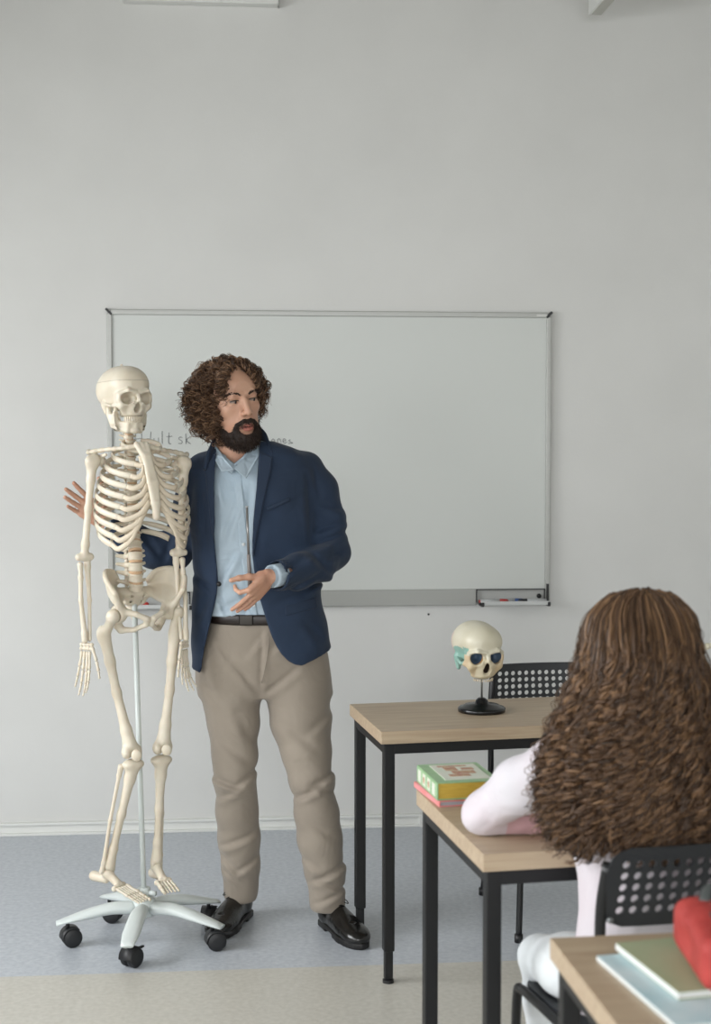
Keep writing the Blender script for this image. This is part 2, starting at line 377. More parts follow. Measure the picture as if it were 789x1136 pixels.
for xa, xb in ((bx0 + FWD, xo1), (xo2, bx1 - FWD)):
    MB().box((xa, by - 0.018, bz0), (xb, by, zr)).build('recess_plate', mat('recess_grey', '#b0b1ae', 0.55), wb)
    g = MB(); t = 0.0035
    g.box((xa, by - 0.032, zr - t), (xb, by - 0.017, zr)); g.box((xa, by - 0.032, bz0 + 0.012), (xa + t, by - 0.017, zr)); g.box((xb - t, by - 0.032, bz0 + 0.012), (xb, by - 0.017, zr))
    g.build('recess_gasket', M_black, wb)
    tb = MB(); xe0, xe1 = xa + 0.012, xb + 0.006
    tb.box((xe0, by - 0.085, bz0 + 0.004), (xe1, by - 0.018, bz0 + 0.010)); tb.box((xe0, by - 0.088, bz0 + 0.004), (xe1, by - 0.083, bz0 + 0.020))
    tb.build('pen_tray', mat('tray_white', '#c3c5c3', 0.35), wb, bevel=0.001)
    for xe in (xe0, xe1 - 0.008): MB().box((xe, by - 0.090, bz0 - 0.002), (xe + 0.012, by - 0.018, bz0 + 0.016)).build('tray_end', M_black, wb, bevel=0.002)
    TR.append((xe0, xe1))
MB().box((bx1 - 0.016, by - 0.04, zr - 0.05), (bx1 - 0.008, by - 0.02, zr + 0.02)).build('stop_bracket', M_black, wb)
pS = at(594, 348, by); pS2 = at(606, 348, by)
MB().box((pS[0], by - 0.0275, bz1 - 0.016), (pS2[0], by - 0.0255, bz1 - 0.007)).build('sticker', mat('sticker', '#c9cac6', 0.5), wb)
# handwriting in thin marker strokes (board pixels -> board plane)
def strokes(lst, name, groups):
    k = 0
    for n in groups:                   # one object for each letter
        m = MB()
        for s in lst[k:k + n]:
            P = np.array([at(x, y, by - 0.0172) for x, y in s]); P = spline(P, max(4, 5 * len(s))) if len(P) > 2 else P
            m.tube(P, 0.0012, 5, ry=0.0006, up=(0, -1, 0))
        m.build(name, M_ink, wb, smooth=True); k += n
strokes([[(149, 492), (150.5, 481)], [(150, 487), (157, 486.5)], [(157, 480.5), (157.5, 492)],                       # A
         [(166, 487), (163, 487), (162, 490), (164, 492.5), (166.5, 490.5)], [(167.5, 479), (167, 487), (167.5, 492.5)],  # d
         [(171, 486), (171, 491), (173.5, 492.5), (176, 490)], [(176, 485.5), (176, 490), (177, 492.5)],              # u
         [(180, 478.5), (180, 492.5)],                                                                            # l
         [(187.5, 480), (187, 490), (188.5, 492.5), (190, 492)], [(184.5, 484.5), (191, 484)],                         # t
         [(202.5, 485.5), (199.5, 485), (198.5, 487), (202, 489.5), (201.5, 492), (198, 492)],                        # s
         [(206, 481), (206.5, 492.5)], [(211, 484.5), (207, 488.5), (211.5, 492.5)]], 'handwritten_letter', (3, 2, 2, 1, 2, 1, 2))                  # k
strokes([[(303, 487), (301, 489), (302.5, 491.5), (305, 490), (304, 487.5), (303, 487)], [(308, 491.5), (308, 487.5), (310.5, 487), (312, 491.5)],
         [(314, 489.5), (317, 488.5), (315.5, 486.5), (313.8, 489), (315.5, 491.5), (318.5, 490.5)], [(322.5, 488), (320.5, 488.5), (322.5, 490.5), (325, 491.5), (320, 492)]], 'handwritten_letter', (1, 1, 1, 1))  # ones
strokes([[(199.5, 501), (200, 509)], [(206, 501.5), (206.5, 509.5)]], 'handwritten_letter', (1, 1))
# markers, magnet
M_mk = mat('marker_body', '#c4c6c6', 0.4, '#a9acae', 300)
def marker(xc, y, z, cap_col, flip, label):
    r = root('whiteboard_marker', (xc, y, z), label, 'marker', 'markers on the pen trays')
    s = -1 if flip else 1
    MB().tube([(xc - s * 0.06, y, z + 0.0085), (xc + s * 0.022, y, z + 0.0085)], 0.0078, 12).build('barrel', M_mk, r, smooth=True)
    MB().tube([(xc + s * 0.02, y, z + 0.0085), (xc + s * 0.05, y, z + 0.0085), (xc + s * 0.056, y, z + 0.0085)], [0.0086, 0.0082, 0.004], 12).build('cap', mat('cap_' + cap_col, cap_col, 0.4), r, smooth=True)
    MB().tube([(xc - s * 0.066, y, z + 0.0085), (xc - s * 0.058, y, z + 0.0085)], 0.0065, 10).build('end_plug', mat('cap_' + cap_col, cap_col, 0.4), r, smooth=True)
zt = bz0 + 0.0102
marker(at(549, 668, by - 0.06)[0], by - 0.062, zt, '#a8332f', False, 'white whiteboard marker with red cap on the tray at the right')
marker(at(572, 668, by - 0.06)[0] - 0.02, by - 0.042, zt, '#2f4f86', False, 'white whiteboard marker with blue cap on the tray at the right')
marker(at(590, 668, by - 0.06)[0], by - 0.062, zt, '#22252a', True, 'white whiteboard marker with black cap on the tray at the right')
marker(at(155, 669, by - 0.06)[0] - 0.02, by - 0.05, zt, '#c23a30', False, 'red-capped marker on the left tray behind the skeleton pelvis')
pm = at(598, 661, by - 0.02)
mg = MB(); mg.tube([(pm[0], by - 0.0185, pm[2]), (pm[0], by - 0.026, pm[2])], [0.010, 0.0095], 14); mg.tube([(pm[0], by - 0.026, pm[2]), (pm[0], by - 0.034, pm[2])], [0.006, 0.008], 14)
tag(mg.build('magnet', M_black, None, smooth=True), 'small round black magnet above the pen tray', 'magnet')
# ------------------------------------------------------------------ desks
def wood_mat():
    m = bpy.data.materials.new('oak_laminate'); m.use_nodes = True; nt = m.node_tree; b = nt.nodes['Principled BSDF']
    tc = nt.nodes.new('ShaderNodeTexCoord'); mp = nt.nodes.new('ShaderNodeMapping'); mp.inputs['Scale'].default_value = (1.2, 22, 22)
    n = nt.nodes.new('ShaderNodeTexNoise'); n.inputs['Scale'].default_value = 3.5; n.inputs['Detail'].default_value = 7; n.inputs['Distortion'].default_value = 0.6
    cr = nt.nodes.new('ShaderNodeValToRGB'); e = cr.color_ramp.elements
    e[0].position = 0.3; e[0].color = rgb('#a8927a'); e[1].position = 0.72; e[1].color = rgb('#bcaa90')
    nt.links.new(tc.outputs['Object'], mp.inputs[0]); nt.links.new(mp.outputs[0], n.inputs['Vector']); nt.links.new(n.outputs['Fac'], cr.inputs[0]); nt.links.new(cr.outputs[0], b.inputs['Base Color'])
    b.inputs['Roughness'].default_value = 0.42; return m
M_wood = wood_mat()
M_steel = mat('black_steel', '#141517', 0.42, spec=0.4)
M_glide = mat('grey_underside', '#8b8983', 0.6)
TZ = 0.745
def desk(corner, rz, w, d, label, inset=0.012):
    r = root('desk', (corner[0], corner[1], 0), label, 'desk', 'wood-topped desks with black frames', rz, local=True)
    MB().box((0, 0, TZ - 0.037), (w, d, TZ)).build('tabletop', M_wood, r, bevel=0.002)
    f = MB(); a, b2, t, z0, z1 = inset, 0.030, 0.03, TZ - 0.037 - 0.032, TZ - 0.037
    f.box((a + 0.03, a, z0), (w - a - 0.03, a + t, z1)); f.box((a + 0.03, d - a - t, z0), (w - a - 0.03, d - a, z1))
    f.box((a, a + 0.03, z0), (a + t, d - a - 0.03, z1)); f.box((w - a - t, a + 0.03, z0), (w - a, d - a - 0.03, z1))
    f.build('frame_rail', M_steel, r, bevel=0.002)
    for x in (a, w - a - 0.032):
        for y in (a, d - a - 0.032):
            L = MB().box((x, y, 0.095), (x + 0.032, y + 0.032, z1)).build('leg', M_steel, r, bevel=0.003)
            MB().box((x + 0.004, y + 0.004, 0.012), (x + 0.028, y + 0.028, 0.1)).build('leg_extension', M_steel, L, bevel=0.002)
            MB().lathe([(0.006, 0), (0.017, 0), (0.017, 0.009), (0.008, 0.014)], 12, (x + 0.016, y + 0.016, 0)).build('foot_glide', M_black, L)
    return r
c1 = on_z(423, 812, TZ); f1 = on_z(388, 781, TZ)
c2 = on_z(536, 948, TZ); f2 = on_z(462, 876, TZ)
f3 = on_z(610, 1040, TZ)
A1 = math.atan2(c1[0] - f1[0], f1[1] - c1[1]); A2 = math.atan2(c2[0] - f2[0], f2[1] - c2[1]); A3 = math.radians(2.0)
D1 = float(np.hypot(*(f1 - c1)[:2])); D2 = float(np.hypot(*(f2 - c2)[:2])); D3 = 0.5
c3 = f3 + D3 * V(math.sin(A3), -math.cos(A3), 0)
desk(c1, A1, 1.25, D1, 'oak-topped desk with black legs carrying the skull model')
desk(c2, A2, 1.25, D2, 'oak-topped desk with storybooks where the girl sits')
desk(c3, A3, 1.25, D3, 'oak-topped desk nearest the camera with notebooks and red pencil case')
print('DESKS', c1, D1, A1, c2, D2, A2, c3)

# ------------------------------------------------------------------ perforated chairs
def plate(nx, ny, px, pz, hr, border, cr, th, fn, seg=12):
    """perforated plate: (u, v) grid of round holes, outer rounded outline; fn(u, v, w) -> point"""
    v = []; f = []
    gw, gh = nx * px / 2, ny * pz / 2
    def vert(u, q, w): v.append(fn(u, q, w)); return len(v) - 1
    ang = [2 * pi * (i + 0.5) / seg for i in range(seg)]
    def sq(a):
        c, s = math.cos(a), math.sin(a); k = 1 / max(abs(c), abs(s)); return c * k * px / 2, s * k * pz / 2
    corner = [sq(a) for a in ang]
    for i in range(nx):
        for j in range(ny):
            cu, cv = -gw + (i + .5) * px, -gh + (j + .5) * pz
            A = [[vert(cu + hr * math.cos(a), cv + hr * math.sin(a), w) for a in ang] for w in (0, th)]
            B = [[vert(cu + x, cv + y, w) for x, y in corner] for w in (0, th)]
            cc = [[vert(cu + sx * px / 2, cv + sy * pz / 2, w) for sx, sy in ((1, 1), (-1, 1), (-1, -1), (1, -1))] for w in (0, th)]
            for k in range(seg):
                n = (k + 1) % seg
                f.append((A[0][k], A[0][n], B[0][n], B[0][k])); f.append((A[1][k], B[1][k], B[1][n], A[1][n])); f.append((A[0][k], A[1][k], A[1][n], A[0][n]))
            for k in range(seg):      # fill the little corner triangles of the cell
                n = (k + 1) % seg; (x0, y0), (x1, y1) = corner[k], corner[n]
                if abs(x0 - x1) > 1e-6 and abs(y0 - y1) > 1e-6:
                    mx, my = (x0 + x1) / 2, (y0 + y1) / 2; q = [(1, 1), (-1, 1), (-1, -1), (1, -1)].index((1 if mx > 0 else -1, 1 if my > 0 else -1))
                    f.append((B[0][k], B[0][n], cc[0][q])); f.append((B[1][n], B[1][k], cc[1][q]))
    N = 72; ow, oh = gw + border, gh + border
    def rr(a):
        c, s = math.cos(a), math.sin(a)
        lo, hi = 0, 2 * (ow + oh)
        for _ in range(30):
            m = (lo + hi) / 2; x, y = abs(c * m), abs(s * m); qx, qy = max(x - (ow - cr), 0), max(y - (oh - cr), 0)
            ins = (x <= ow and y <= oh) and (qx * qx + qy * qy <= cr * cr or qx == 0 or qy == 0)
            lo, hi = (m, hi) if ins else (lo, m)
        return c * lo, s * lo
    ring_o, ring_i = [], []
    base = sorted([2 * pi * i / N for i in range(N)] + [math.atan2(sy * gh, sx * gw) % (2 * pi) for sx in (1, -1) for sy in (1, -1)])
    for a in base:
        c, s = math.cos(a), math.sin(a); k = min(gw / abs(c) if abs(c) > 1e-9 else 1e9, gh / abs(s) if abs(s) > 1e-9 else 1e9)
        ring_i.append((c * k, s * k)); ring_o.append(rr(a))
    I = [[vert(x, y, w) for x, y in ring_i] for w in (0, th)]; O = [[vert(x, y, w) for x, y in ring_o] for w in (0, th)]
    n_ = len(base)
    for k in range(n_):
        n = (k + 1) % n_
        f.append((I[0][k], I[0][n], O[0][n], O[0][k])); f.append((I[1][k], O[1][k], O[1][n], I[1][n])); f.append((O[0][k], O[0][n], O[1][n], O[1][k]))
    return v, f
M_chair = mat('black_chair_plastic', '#26282b', 0.42, spec=0.4)
M_ctube = mat('black_chair_tube', '#151618', 0.35)
def chair(loc, rz, label, ztop=0.855):
    r = root('perforated_chair', (loc[0], loc[1], 0), label, 'chair', 'black perforated chairs', rz, local=True)
    zc = ztop - 0.075
    def back(u, q, w):
        u2 = u * (1.0 - 0.35 * q); return (u2, -0.215 + 0.55 * u * u - 0.18 * (q + 0.07) - w, zc + q)
    v, f = plate(15, 5, 0.0245, 0.0222, 0.0078, 0.0215, 0.045, 0.006, back)
    bo = mk('backrest', v, f, M_chair, r, smooth=False)
    for sx in (-1, 1): MB().tube([back(sx * 0.188, -0.062, -0.004), back(sx * 0.188, -0.062, 0.011)], 0.006, 10).build('bolt', mat('bolt_grey', '#8f9294', 0.35, metal=0.7), bo, smooth=True)
    def seat(u, q, w): return (u, q, 0.452 - 0.10 * (0.04 - u * u) * 1.2 - w + (0.25 * min(0, q + 0.1)) ** 2)
    v, f = plate(13, 13, 0.026, 0.026, 0.008, 0.03, 0.06, 0.008, seat)
    mk('seat', v, f, M_chair, r, smooth=False)
    for sx in (-1, 1):
        X = sx * 0.205
        bl_ = spline([(X + sx * 0.01, -0.27, 0.0), (X, -0.225, 0.25), (X, -0.20, 0.44), (sx * 0.207, -0.195, 0.62), (sx * 0.206, -0.196, zc - 0.04), (sx * 0.198, -0.207, zc + 0.045)], 26)
        MB().tube(bl_, 0.0105, 10).build('leg', M_ctube, r, smooth=True)
        fl_ = spline([(X + sx * 0.01, 0.225, 0.0), (X, 0.205, 0.25), (X, 0.190, 0.415), (X, 0.165, 0.436), (X, 0.10, 0.438), (X, -0.195, 0.430)], 30)
        MB().tube(fl_, 0.0105, 10).build('leg', M_ctube, r, smooth=True)
        for y in (-0.27, 0.225): MB().tube([(X + sx * 0.01, y, 0), (X + sx * 0.01, y, 0.025)], 0.014, 10).build('foot_cap', M_black, r, smooth=True)
    MB().tube([(-0.2, -0.12, 0.428), (0.2, -0.12, 0.428)], 0.009, 8).build('cross_bar', M_ctube, r, smooth=True)
    MB().tube([(-0.2, 0.13, 0.432), (0.2, 0.13, 0.432)], 0.009, 8).build('cross_bar', M_ctube, r, smooth=True)
    return r
pc = at(612, 745, 4.99)
chair((pc[0], 4.99 - 0.215), pi + A1 * 0.5, 'black perforated chair behind the desk with the skull', ztop=at(600, 737, 4.99)[2])
CH2 = (at(772, 960, 2.66)[0] - 0.024, 2.66 + 0.215)
chair(CH2, math.radians(12), 'black perforated chair the girl sits on', ztop=at(740, 937, 2.64)[2])

# ------------------------------------------------------------------ books on the girl's desk
def rot2(p, a, o): return V(o[0] + p[0] * math.cos(a) - p[1] * math.sin(a), o[1] + p[0] * math.sin(a) + p[1] * math.cos(a))
def book(name, o2, rz, w, d, t, z, cover, pages, label, cat='book', group=None, spine_side=True, ct=0.003):
    r = root(name, (o2[0], o2[1], z), label, cat, group, rz, local=True)
    MB().box((0, 0, t - ct), (w, d, t)).build('cover', cover, r, bevel=min(0.45 * ct, 0.0014))
    MB().box((0, 0, 0), (w, d, ct)).build('back_cover', cover, r, bevel=0.001)
    MB().box((0, 0, ct), (ct, d, t - ct)).build('spine', cover if spine_side else pages, r)
    pg = MB(); n = max(2, min(9, int(t / 0.004)))
    for i in range(n):
        z0 = ct + (t - 2 * ct) * i / n; z1 = ct + (t - 2 * ct) * (i + 0.93) / n
        pg.box((ct, 0.003 + 0.0006 * (i % 2), z0), (w - 0.004 - 0.001 * (i % 3), d - 0.003, z1))
    pg.build('pages', pages, r); return r
M_green = mat('green_cover', '#86ad80', 0.4, '#9fc092', 30); M_yell = mat('yellow_pages', '#c2a03a', 0.6, '#d0b24e', 60, stretch=(1, 1, 20))
M_pink = mat('coral_cover', '#d9776c', 0.4, '#e3a0a8', 12); M_grey = mat('grey_pages', '#a8abb0', 0.7)
M_cream = mat('cream_print', '#dedccf', 0.4, '#cfd9c8', 25); M_redp = mat('red_print', '#a5584e', 0.5, '#c9b48f', 60)
b_o = on_z(497, 897, TZ)
book('storybook', (b_o[0] - 0.018, b_o[1] + 0.012), A2 + 0.05, 0.155, 0.205, 0.014, TZ, M_pink, M_grey, 'thin coral-covered book lying under the green storybook')
gb = book('storybook', (b_o[0] - 0.022, b_o[1] + 0.018), A2 + 0.0, 0.150, 0.195, 0.041, TZ + 0.0142, M_green, M_yell, 'thick green padded storybook with yellow page edges on top of a coral book')
MB().box((0.025, 0.02, 0.041), (0.135, 0.175, 0.0425)).build('cover_panel', M_cream, gb, bevel=0.0006)
pp = MB()
for (x, y, w, h) in ((0.045, 0.05, 0.05, 0.02), (0.06, 0.075, 0.055, 0.03), (0.05, 0.11, 0.03, 0.035), (0.09, 0.115, 0.03, 0.02), (0.04, 0.15, 0.07, 0.012)): pp.box((x, y, 0.0425), (x + w, y + h, 0.0431))
pp.build('cover_picture', M_redp, gb)
for k in range(4): MB().box((-0.0012, 0.018 + k * 0.045, 0.006), (0.0006, 0.045 + k * 0.045, 0.034)).build('spine_panel', M_cream, gb)
for k in range(2): MB().box((-0.0018, 0.070 + k * 0.045, 0.013), (0.0, 0.083 + k * 0.045, 0.027)).build('spine_picture', M_redp, gb)

# ------------------------------------------------------------------ notebooks and pencil case on the nearest desk
M_mint = mat('green_notebook', '#98a684', 0.5, '#a7b091', 9); M_sky = mat('sky_notebook', '#9cc3cc', 0.5, '#cfdde0', 7); M_paper = mat('white_paper', '#d8d9d6', 0.7)
n1 = on_z(662, 1060, TZ + 0.008)
ra = math.radians(24)
nb = book('notebook', (n1[0], n1[1] - 0.21 * math.cos(ra) ), 0, 0.21, 0.295, 0.008, TZ, M_sky, M_paper, 'pale blue notebook lying partly under the green one', 'notebook', 'notebooks on the nearest desk', spine_side=False, ct=0.0012)
n2 = on_z(683, 1046, TZ + 0.02)
gn = book('notebook', (n2[0], n2[1] - 0.155), 0, 0.30, 0.225, 0.012, TZ + 0.0084, M_mint, M_paper, 'sage green notebook on top under the red pencil case', 'notebook', 'notebooks on the nearest desk', spine_side=False, ct=0.0012)
def reseat(o, far_left, z, rz, w, d):   # put the far-left corner of a book at a point, turned by rz
    o.rotation_euler = (0, 0, rz); o.location = (far_left[0] + d * math.sin(rz), far_left[1] - d * math.cos(rz), z)
reseat(nb, n1, TZ, math.radians(8), 0.21, 0.295)
reseat(gn, n2, TZ + 0.0084, math.radians(9), 0.30, 0.225)
MB().box((0.06, 0.02, 0.012), (0.09, 0.035, 0.0125)).build('cover_mark', mat('orange_print', '#c09a6a', 0.5), gn)
MB().box((0.085, 0.06, 0.012), (0.11, 0.09, 0.0125)).build('cover_sticker', M_paper, gn)
pcs = on_z(752, 1075, TZ + 0.02)
# ------------------------------------------------------------------ red pencil case
M_red = mat('red_fabric', '#9d302c', 0.65, '#b03e38', 25, bump=0.3, bscale=45)
p0 = on_z(745, 1052, TZ + 0.021); p1 = on_z(776, 1101, TZ + 0.021)
ax_ = (p1 - p0); L_ = np.linalg.norm(ax_); ax_ /= L_; rt_ = V(-ax_[1], ax_[0], 0)
R_ = np.stack([ax_, rt_, V(0, 0, 1)], 1); cc_ = (p0 + p1) / 2 + rt_ * 0.040 + V(0, 0, 0.0412)
pcase = root('pencil_case', (cc_[0], cc_[1], TZ + 0.0205), 'red fabric pencil case standing on the sage green notebook', 'pencil case')
s = SDF(cc_ - 0.17, cc_ + 0.17, 0.004)
s.box(cc_, (L_ / 2 + 0.015, 0.038, 0.041), 0.022, R=R_)
s.ell(cc_ + V(0, 0, 0.022) - ax_ * 0.03, (L_ / 2 * 0.8, 0.028, 0.028), 0.02, R=R_)
for t in (-0.05, 0.0, 0.045): s.cap(cc_ + ax_ * t - rt_ * 0.044 + V(0, 0, 0.05), cc_ + ax_ * (t + 0.012) - rt_ * 0.046 - V(0, 0, 0.035), 0.005, 0.003, 0.012, 's')
s.ell(cc_ - rt_ * 0.05, (0.04, 0.016, 0.02), 0.02, 's', R=R_)
bd = sdf_part(s, 'body', M_red, pcase, 2)
zp = [cc_ + ax_ * t + V(0, 0, 0.047 - 3.2 * t * t) for t in np.linspace(-L_ / 2 * 0.9, L_ / 2 * 0.9, 14)]
MB().tube(zp, 0.006, 8, ry=0.003, up=(0, 0, 1)).build('zip', mat('dark_zip', '#3a3c3d', 0.6), pcase, smooth=True)
MB().tube(spline([cc_ - ax_ * 0.05 + V(0, 0, 0.047), cc_ - ax_ * 0.085 + V(0, 0, 0.062) + rt_ * 0.02, cc_ - ax_ * 0.075 + V(0, 0, 0.058) + rt_ * 0.06], 10), 0.009, 8, ry=0.004).build('strap', mat('grey_strap', '#4b4f4e', 0.7), pcase, smooth=True)

# ------------------------------------------------------------------ skull modeller (centimetres, facing -y)
M_bone = mat('bone_plastic', '#d8d0bf', 0.42, '#cfc4b0', 14, bump=0.05, bscale=60, spec=0.45, sss=0.08)
M_bone2 = mat('cartilage_plastic', '#cfbfa6', 0.5, '#d8ccb8', 10)
M_disc = mat('disc_plastic', '#c7a583', 0.5)
M_wire = mat('dark_wire', '#3c3a36', 0.4, metal=0.6)
def skull_sdf(h=0.22):
    s = SDF((-9, -11.5, -8), (9, 13, 12.5), h)
    s.ell((0, 2.0, 4.2), (6.9, 8.7, 6.5)); s.ell((0, -3.3, 4.6), (5.9, 4.6, 5.1), 2.5); s.ell((0, 5.0, 2.6), (6.1, 5.7, 5.3), 2)
    s.ell((0, 1.5, -0.6), (5.2, 5.5, 2.6), 1.2)
    for x in (-1, 1):
        s.ell((x * 7.6, -3.0, 0.4), (1.6, 3.0, 2.8), 1.6, 's')
        s.cap((x * 5.3, 3.2, -1.2), (x * 5.2, 2.7, -3.6), 1.3, 0.7, 0.8)
    s.ell((0, -5.0, -2.6), (3.7, 3.4, 3.2), 1.0); s.ell((0, -5.2, -4.4), (3.0, 2.9, 1.0), 0.7)
    for x in (-1, 1):
        s.chain([(x * 0.9, -7.6, 1.9), (x * 3.2, -7.5, 2.35), (x * 5.2, -5.6, 1.5)], [0.75, 0.75, 0.7], 0.7)   # brow
        s.chain([(x * 5.3, -5.7, 1.2), (x * 5.3, -5.6, -0.6), (x * 4.6, -6.1, -2.0)], [0.65, 0.7, 1.0], 0.5)    # outer orbit rim
        s.cap((x * 4.4, -6.3, -2.0), (x * 1.8, -7.6, -1.4), 0.85, 0.6, 0.6)                                  # lower orbit rim
        s.cap((x * 4.6, -6.0, -2.2), (x * 3.0, -5.5, -4.2), 1.0, 0.8, 0.8)
        s.chain([(x * 5.2, -5.2, -1.9), (x * 6.6, -2.2, -1.8), (x * 6.4, 0.8, -1.3)], [0.75, 0.42, 0.6], 0.35)   # zygomatic arch
        s.ell((x * 4.2, -4.2, 0.2), (2.0, 2.0, 2.2), 0.8); s.ell((x * 3.15, -6.9, 0.1), (1.98, 2.9, 1.8), 0.25, 's')
        s.ell((x * 2.3, -4.6, -0.1), (1.1, 2.0, 1.1), 0.3, 's')
    s.cap((0, -7.6, 1.2), (0, -8.7, -0.9), 0.75, 0.62, 0.4)
    s.cap((0, -8.6, -1.5), (0, -8.2, -3.0), 0.55, 1.25, 0.25, 's'); s.ell((0, -6.6, -2.4), (1.0, 2.0, 1.4), 0.3, 's')
    for x in (-1, 1): s.cap((x * 2.6, -2.6, -1.6), (x * 2.7, -2.4, -4.6), 1.0, 0.7, 0.4)
    s.ell((0, -2.2, -5.2), (1.9, 4.0, 1.9), 0.6, 's'); s.ell((0, 3.5, -3.2), (1.7, 1.9, 1.6), 0.4, 's')
    return s
def arc_teeth(z, up, n=16, w=2.95, d=2.95, y0=-5.3, size=0.37, ln=0.85):
    m = MB()
    for i in range(n):
        a = pi * (0.06 + 0.88 * i / (n - 1)); x = -w * math.cos(a); y = y0 - d * math.sin(a)
        m.box((-size * .5, -0.3, -ln * .5), (size * .5, 0.3, ln * .5), R=rotm(0, 0, a - pi / 2), c=V(x, y, z))
    return m
def mandible_sdf(h=0.2):
    s = SDF((-7.5, -10, -12), (7.5, 4, 0), h)
    for x in (-1, 1):
        for dz in (0.85, 0.0, -1.0):
            s.chain([(0, -7.4, -8.3 + dz), (x * 2.2, -6.8, -8.3 + dz), (x * 4.2, -3.2, -7.6 + dz), (x * 5.0, -0.4, -6.8 + dz)], [0.75, 0.75, 0.62, 0.6], 0.4)
        s.chain([(x * 4.9, -0.6, -6.9), (x * 5.3, 0.6, -4.4), (x * 5.4, 1.0, -2.4)], [1.1, 0.9, 0.7], 0.5)
        s.chain([(x * 4.6, -2.2, -6.6), (x * 4.9, -2.2, -4.4), (x * 5.0, -2.4, -2.6)], [1.1, 0.9, 0.5], 0.6)
        s.chain([(x * 5.0, -1.2, -6.2), (x * 5.2, -0.6, -4.6)], [0.7, 0.6], 0.6); s.chain([(x * 4.3, -3.4, -7.2), (x * 4.8, -2.6, -4.6)], [1.0, 0.8], 0.6)
    s.ell((0, -7.7, -9.4), (1.5, 0.9, 0.8), 0.6); s.ell((0, -6.4, -7.0), (2.6, 1.5, 0.5), 0.5)
    return s
SKv, SKf = skull_sdf().mesh(); SKv = relax(SKv, SKf, 2, 0.4)

# ------------------------------------------------------------------ anatomical skeleton on its rolling stand
YS = 4.66
BASE = V(-0.2525, 4.655, 0)
sk = root('anatomical_skeleton', tuple(BASE), 'life-size cream plastic human skeleton model hanging on a white wheeled stand', 'skeleton model')
S = lambda x, y, dY=0.0: at(x, y, YS + dY)
def bone(name, fn, pts_lo, pts_hi, h=0.004, m=M_bone, it=1, parent=sk, label=None):
    s = SDF(np.array(pts_lo) - 0.03, np.array(pts_hi) + 0.03, h); fn(s); o = sdf_part(s, name, m, parent, it)
    if label: o['label'] = label
    return o
def chainbone(name, pts, rs, extra=(), h=0.0035, m=M_bone, k=0.008, parent=sk):
    P = np.array(pts); ex = [e[0] for e in extra] + [e[1] for e in extra if e[2] is not None and len(e) == 4]
    A = np.vstack([P] + [np.array(ex)] if ex else [P])
    R = max(list(np.atleast_1d(rs)) + [max(np.atleast_1d(e[-1])) for e in extra] + [0.01])
    s = SDF(A.min(0) - R - 0.012, A.max(0) + R + 0.012, h); s.chain(P, rs, k)
    for e in extra:
        if len(e) == 4: s.cap(e[0], e[1], e[2], e[3] if np.isscalar(e[3]) else e[3][0], k)
        else: s.ell(e[0], e[-1], k)
    return sdf_part(s, name, m, parent, 1)
# --- skull
SKY = math.radians(34)
sk_o = S(139, 444); Rk = rotm(0, 0, SKY) @ rotm(math.radians(-3), 0, 0)
def zst(v, up, dn): v = np.array(v, float); v[:, 1] += np.where((v[:, 2] < 0) & (v[:, 1] < -3), 0.24 * -v[:, 2], 0); v[:, 2] *= np.where(v[:, 2] > 0, up, dn); return v
def to_sk(v): return zst(v, 1.0, 1.04) * 0.0101 @ Rk.T + sk_o
skull = mk('skull', to_sk(SKv), SKf, M_bone, sk)
ut = arc_teeth(-5.65, True); mk('upper_teeth', to_sk(ut.v), ut.f, mat('tooth', '#d8cdb8', 0.35), skull, smooth=False)
seam_v = SKv[np.abs(SKv[:, 2] - 5.6) < 0.16]; sa = np.arctan2(seam_v[:, 0], -(seam_v[:, 1] - 2)); sr = np.hypot(seam_v[:, 0], seam_v[:, 1] - 2); oo = np.argsort(sa)
ring_ = []
for a in np.linspace(-pi, pi, 73):
    dd_ = np.abs((sa - a + pi) % (2 * pi) - pi); k_ = dd_ < 0.12; r_ = sr[k_].mean() if k_.any() else 8.0; ring_.append((r_ * math.sin(a), 2 - r_ * math.cos(a), 5.6))
v_, f_ = sweep(ring_, 0.075, 6); mk('cut_seam', to_sk(v_), f_, mat('seam_shadow', '#a39b8a', 0.7), skull)
v_, f_ = mandible_sdf().mesh(); jaw = mk('mandible', to_sk(relax(v_, f_, 2, 0.4)), f_, M_bone, sk)
lt = arc_teeth(-6.55, False, w=2.85, d=2.85, y0=-5.25); mk('lower_teeth', to_sk(lt.v), lt.f, mat('tooth', '#d8cdb8', 0.35), jaw, smooth=False)
tp = to_sk(V(0, 1.5, 10.6)[None])[0]
MB().tube([tp, tp + V(0, 0, 0.006)], [0.005, 0.004], 10).build('top_bolt', M_bone, sk, smooth=True)
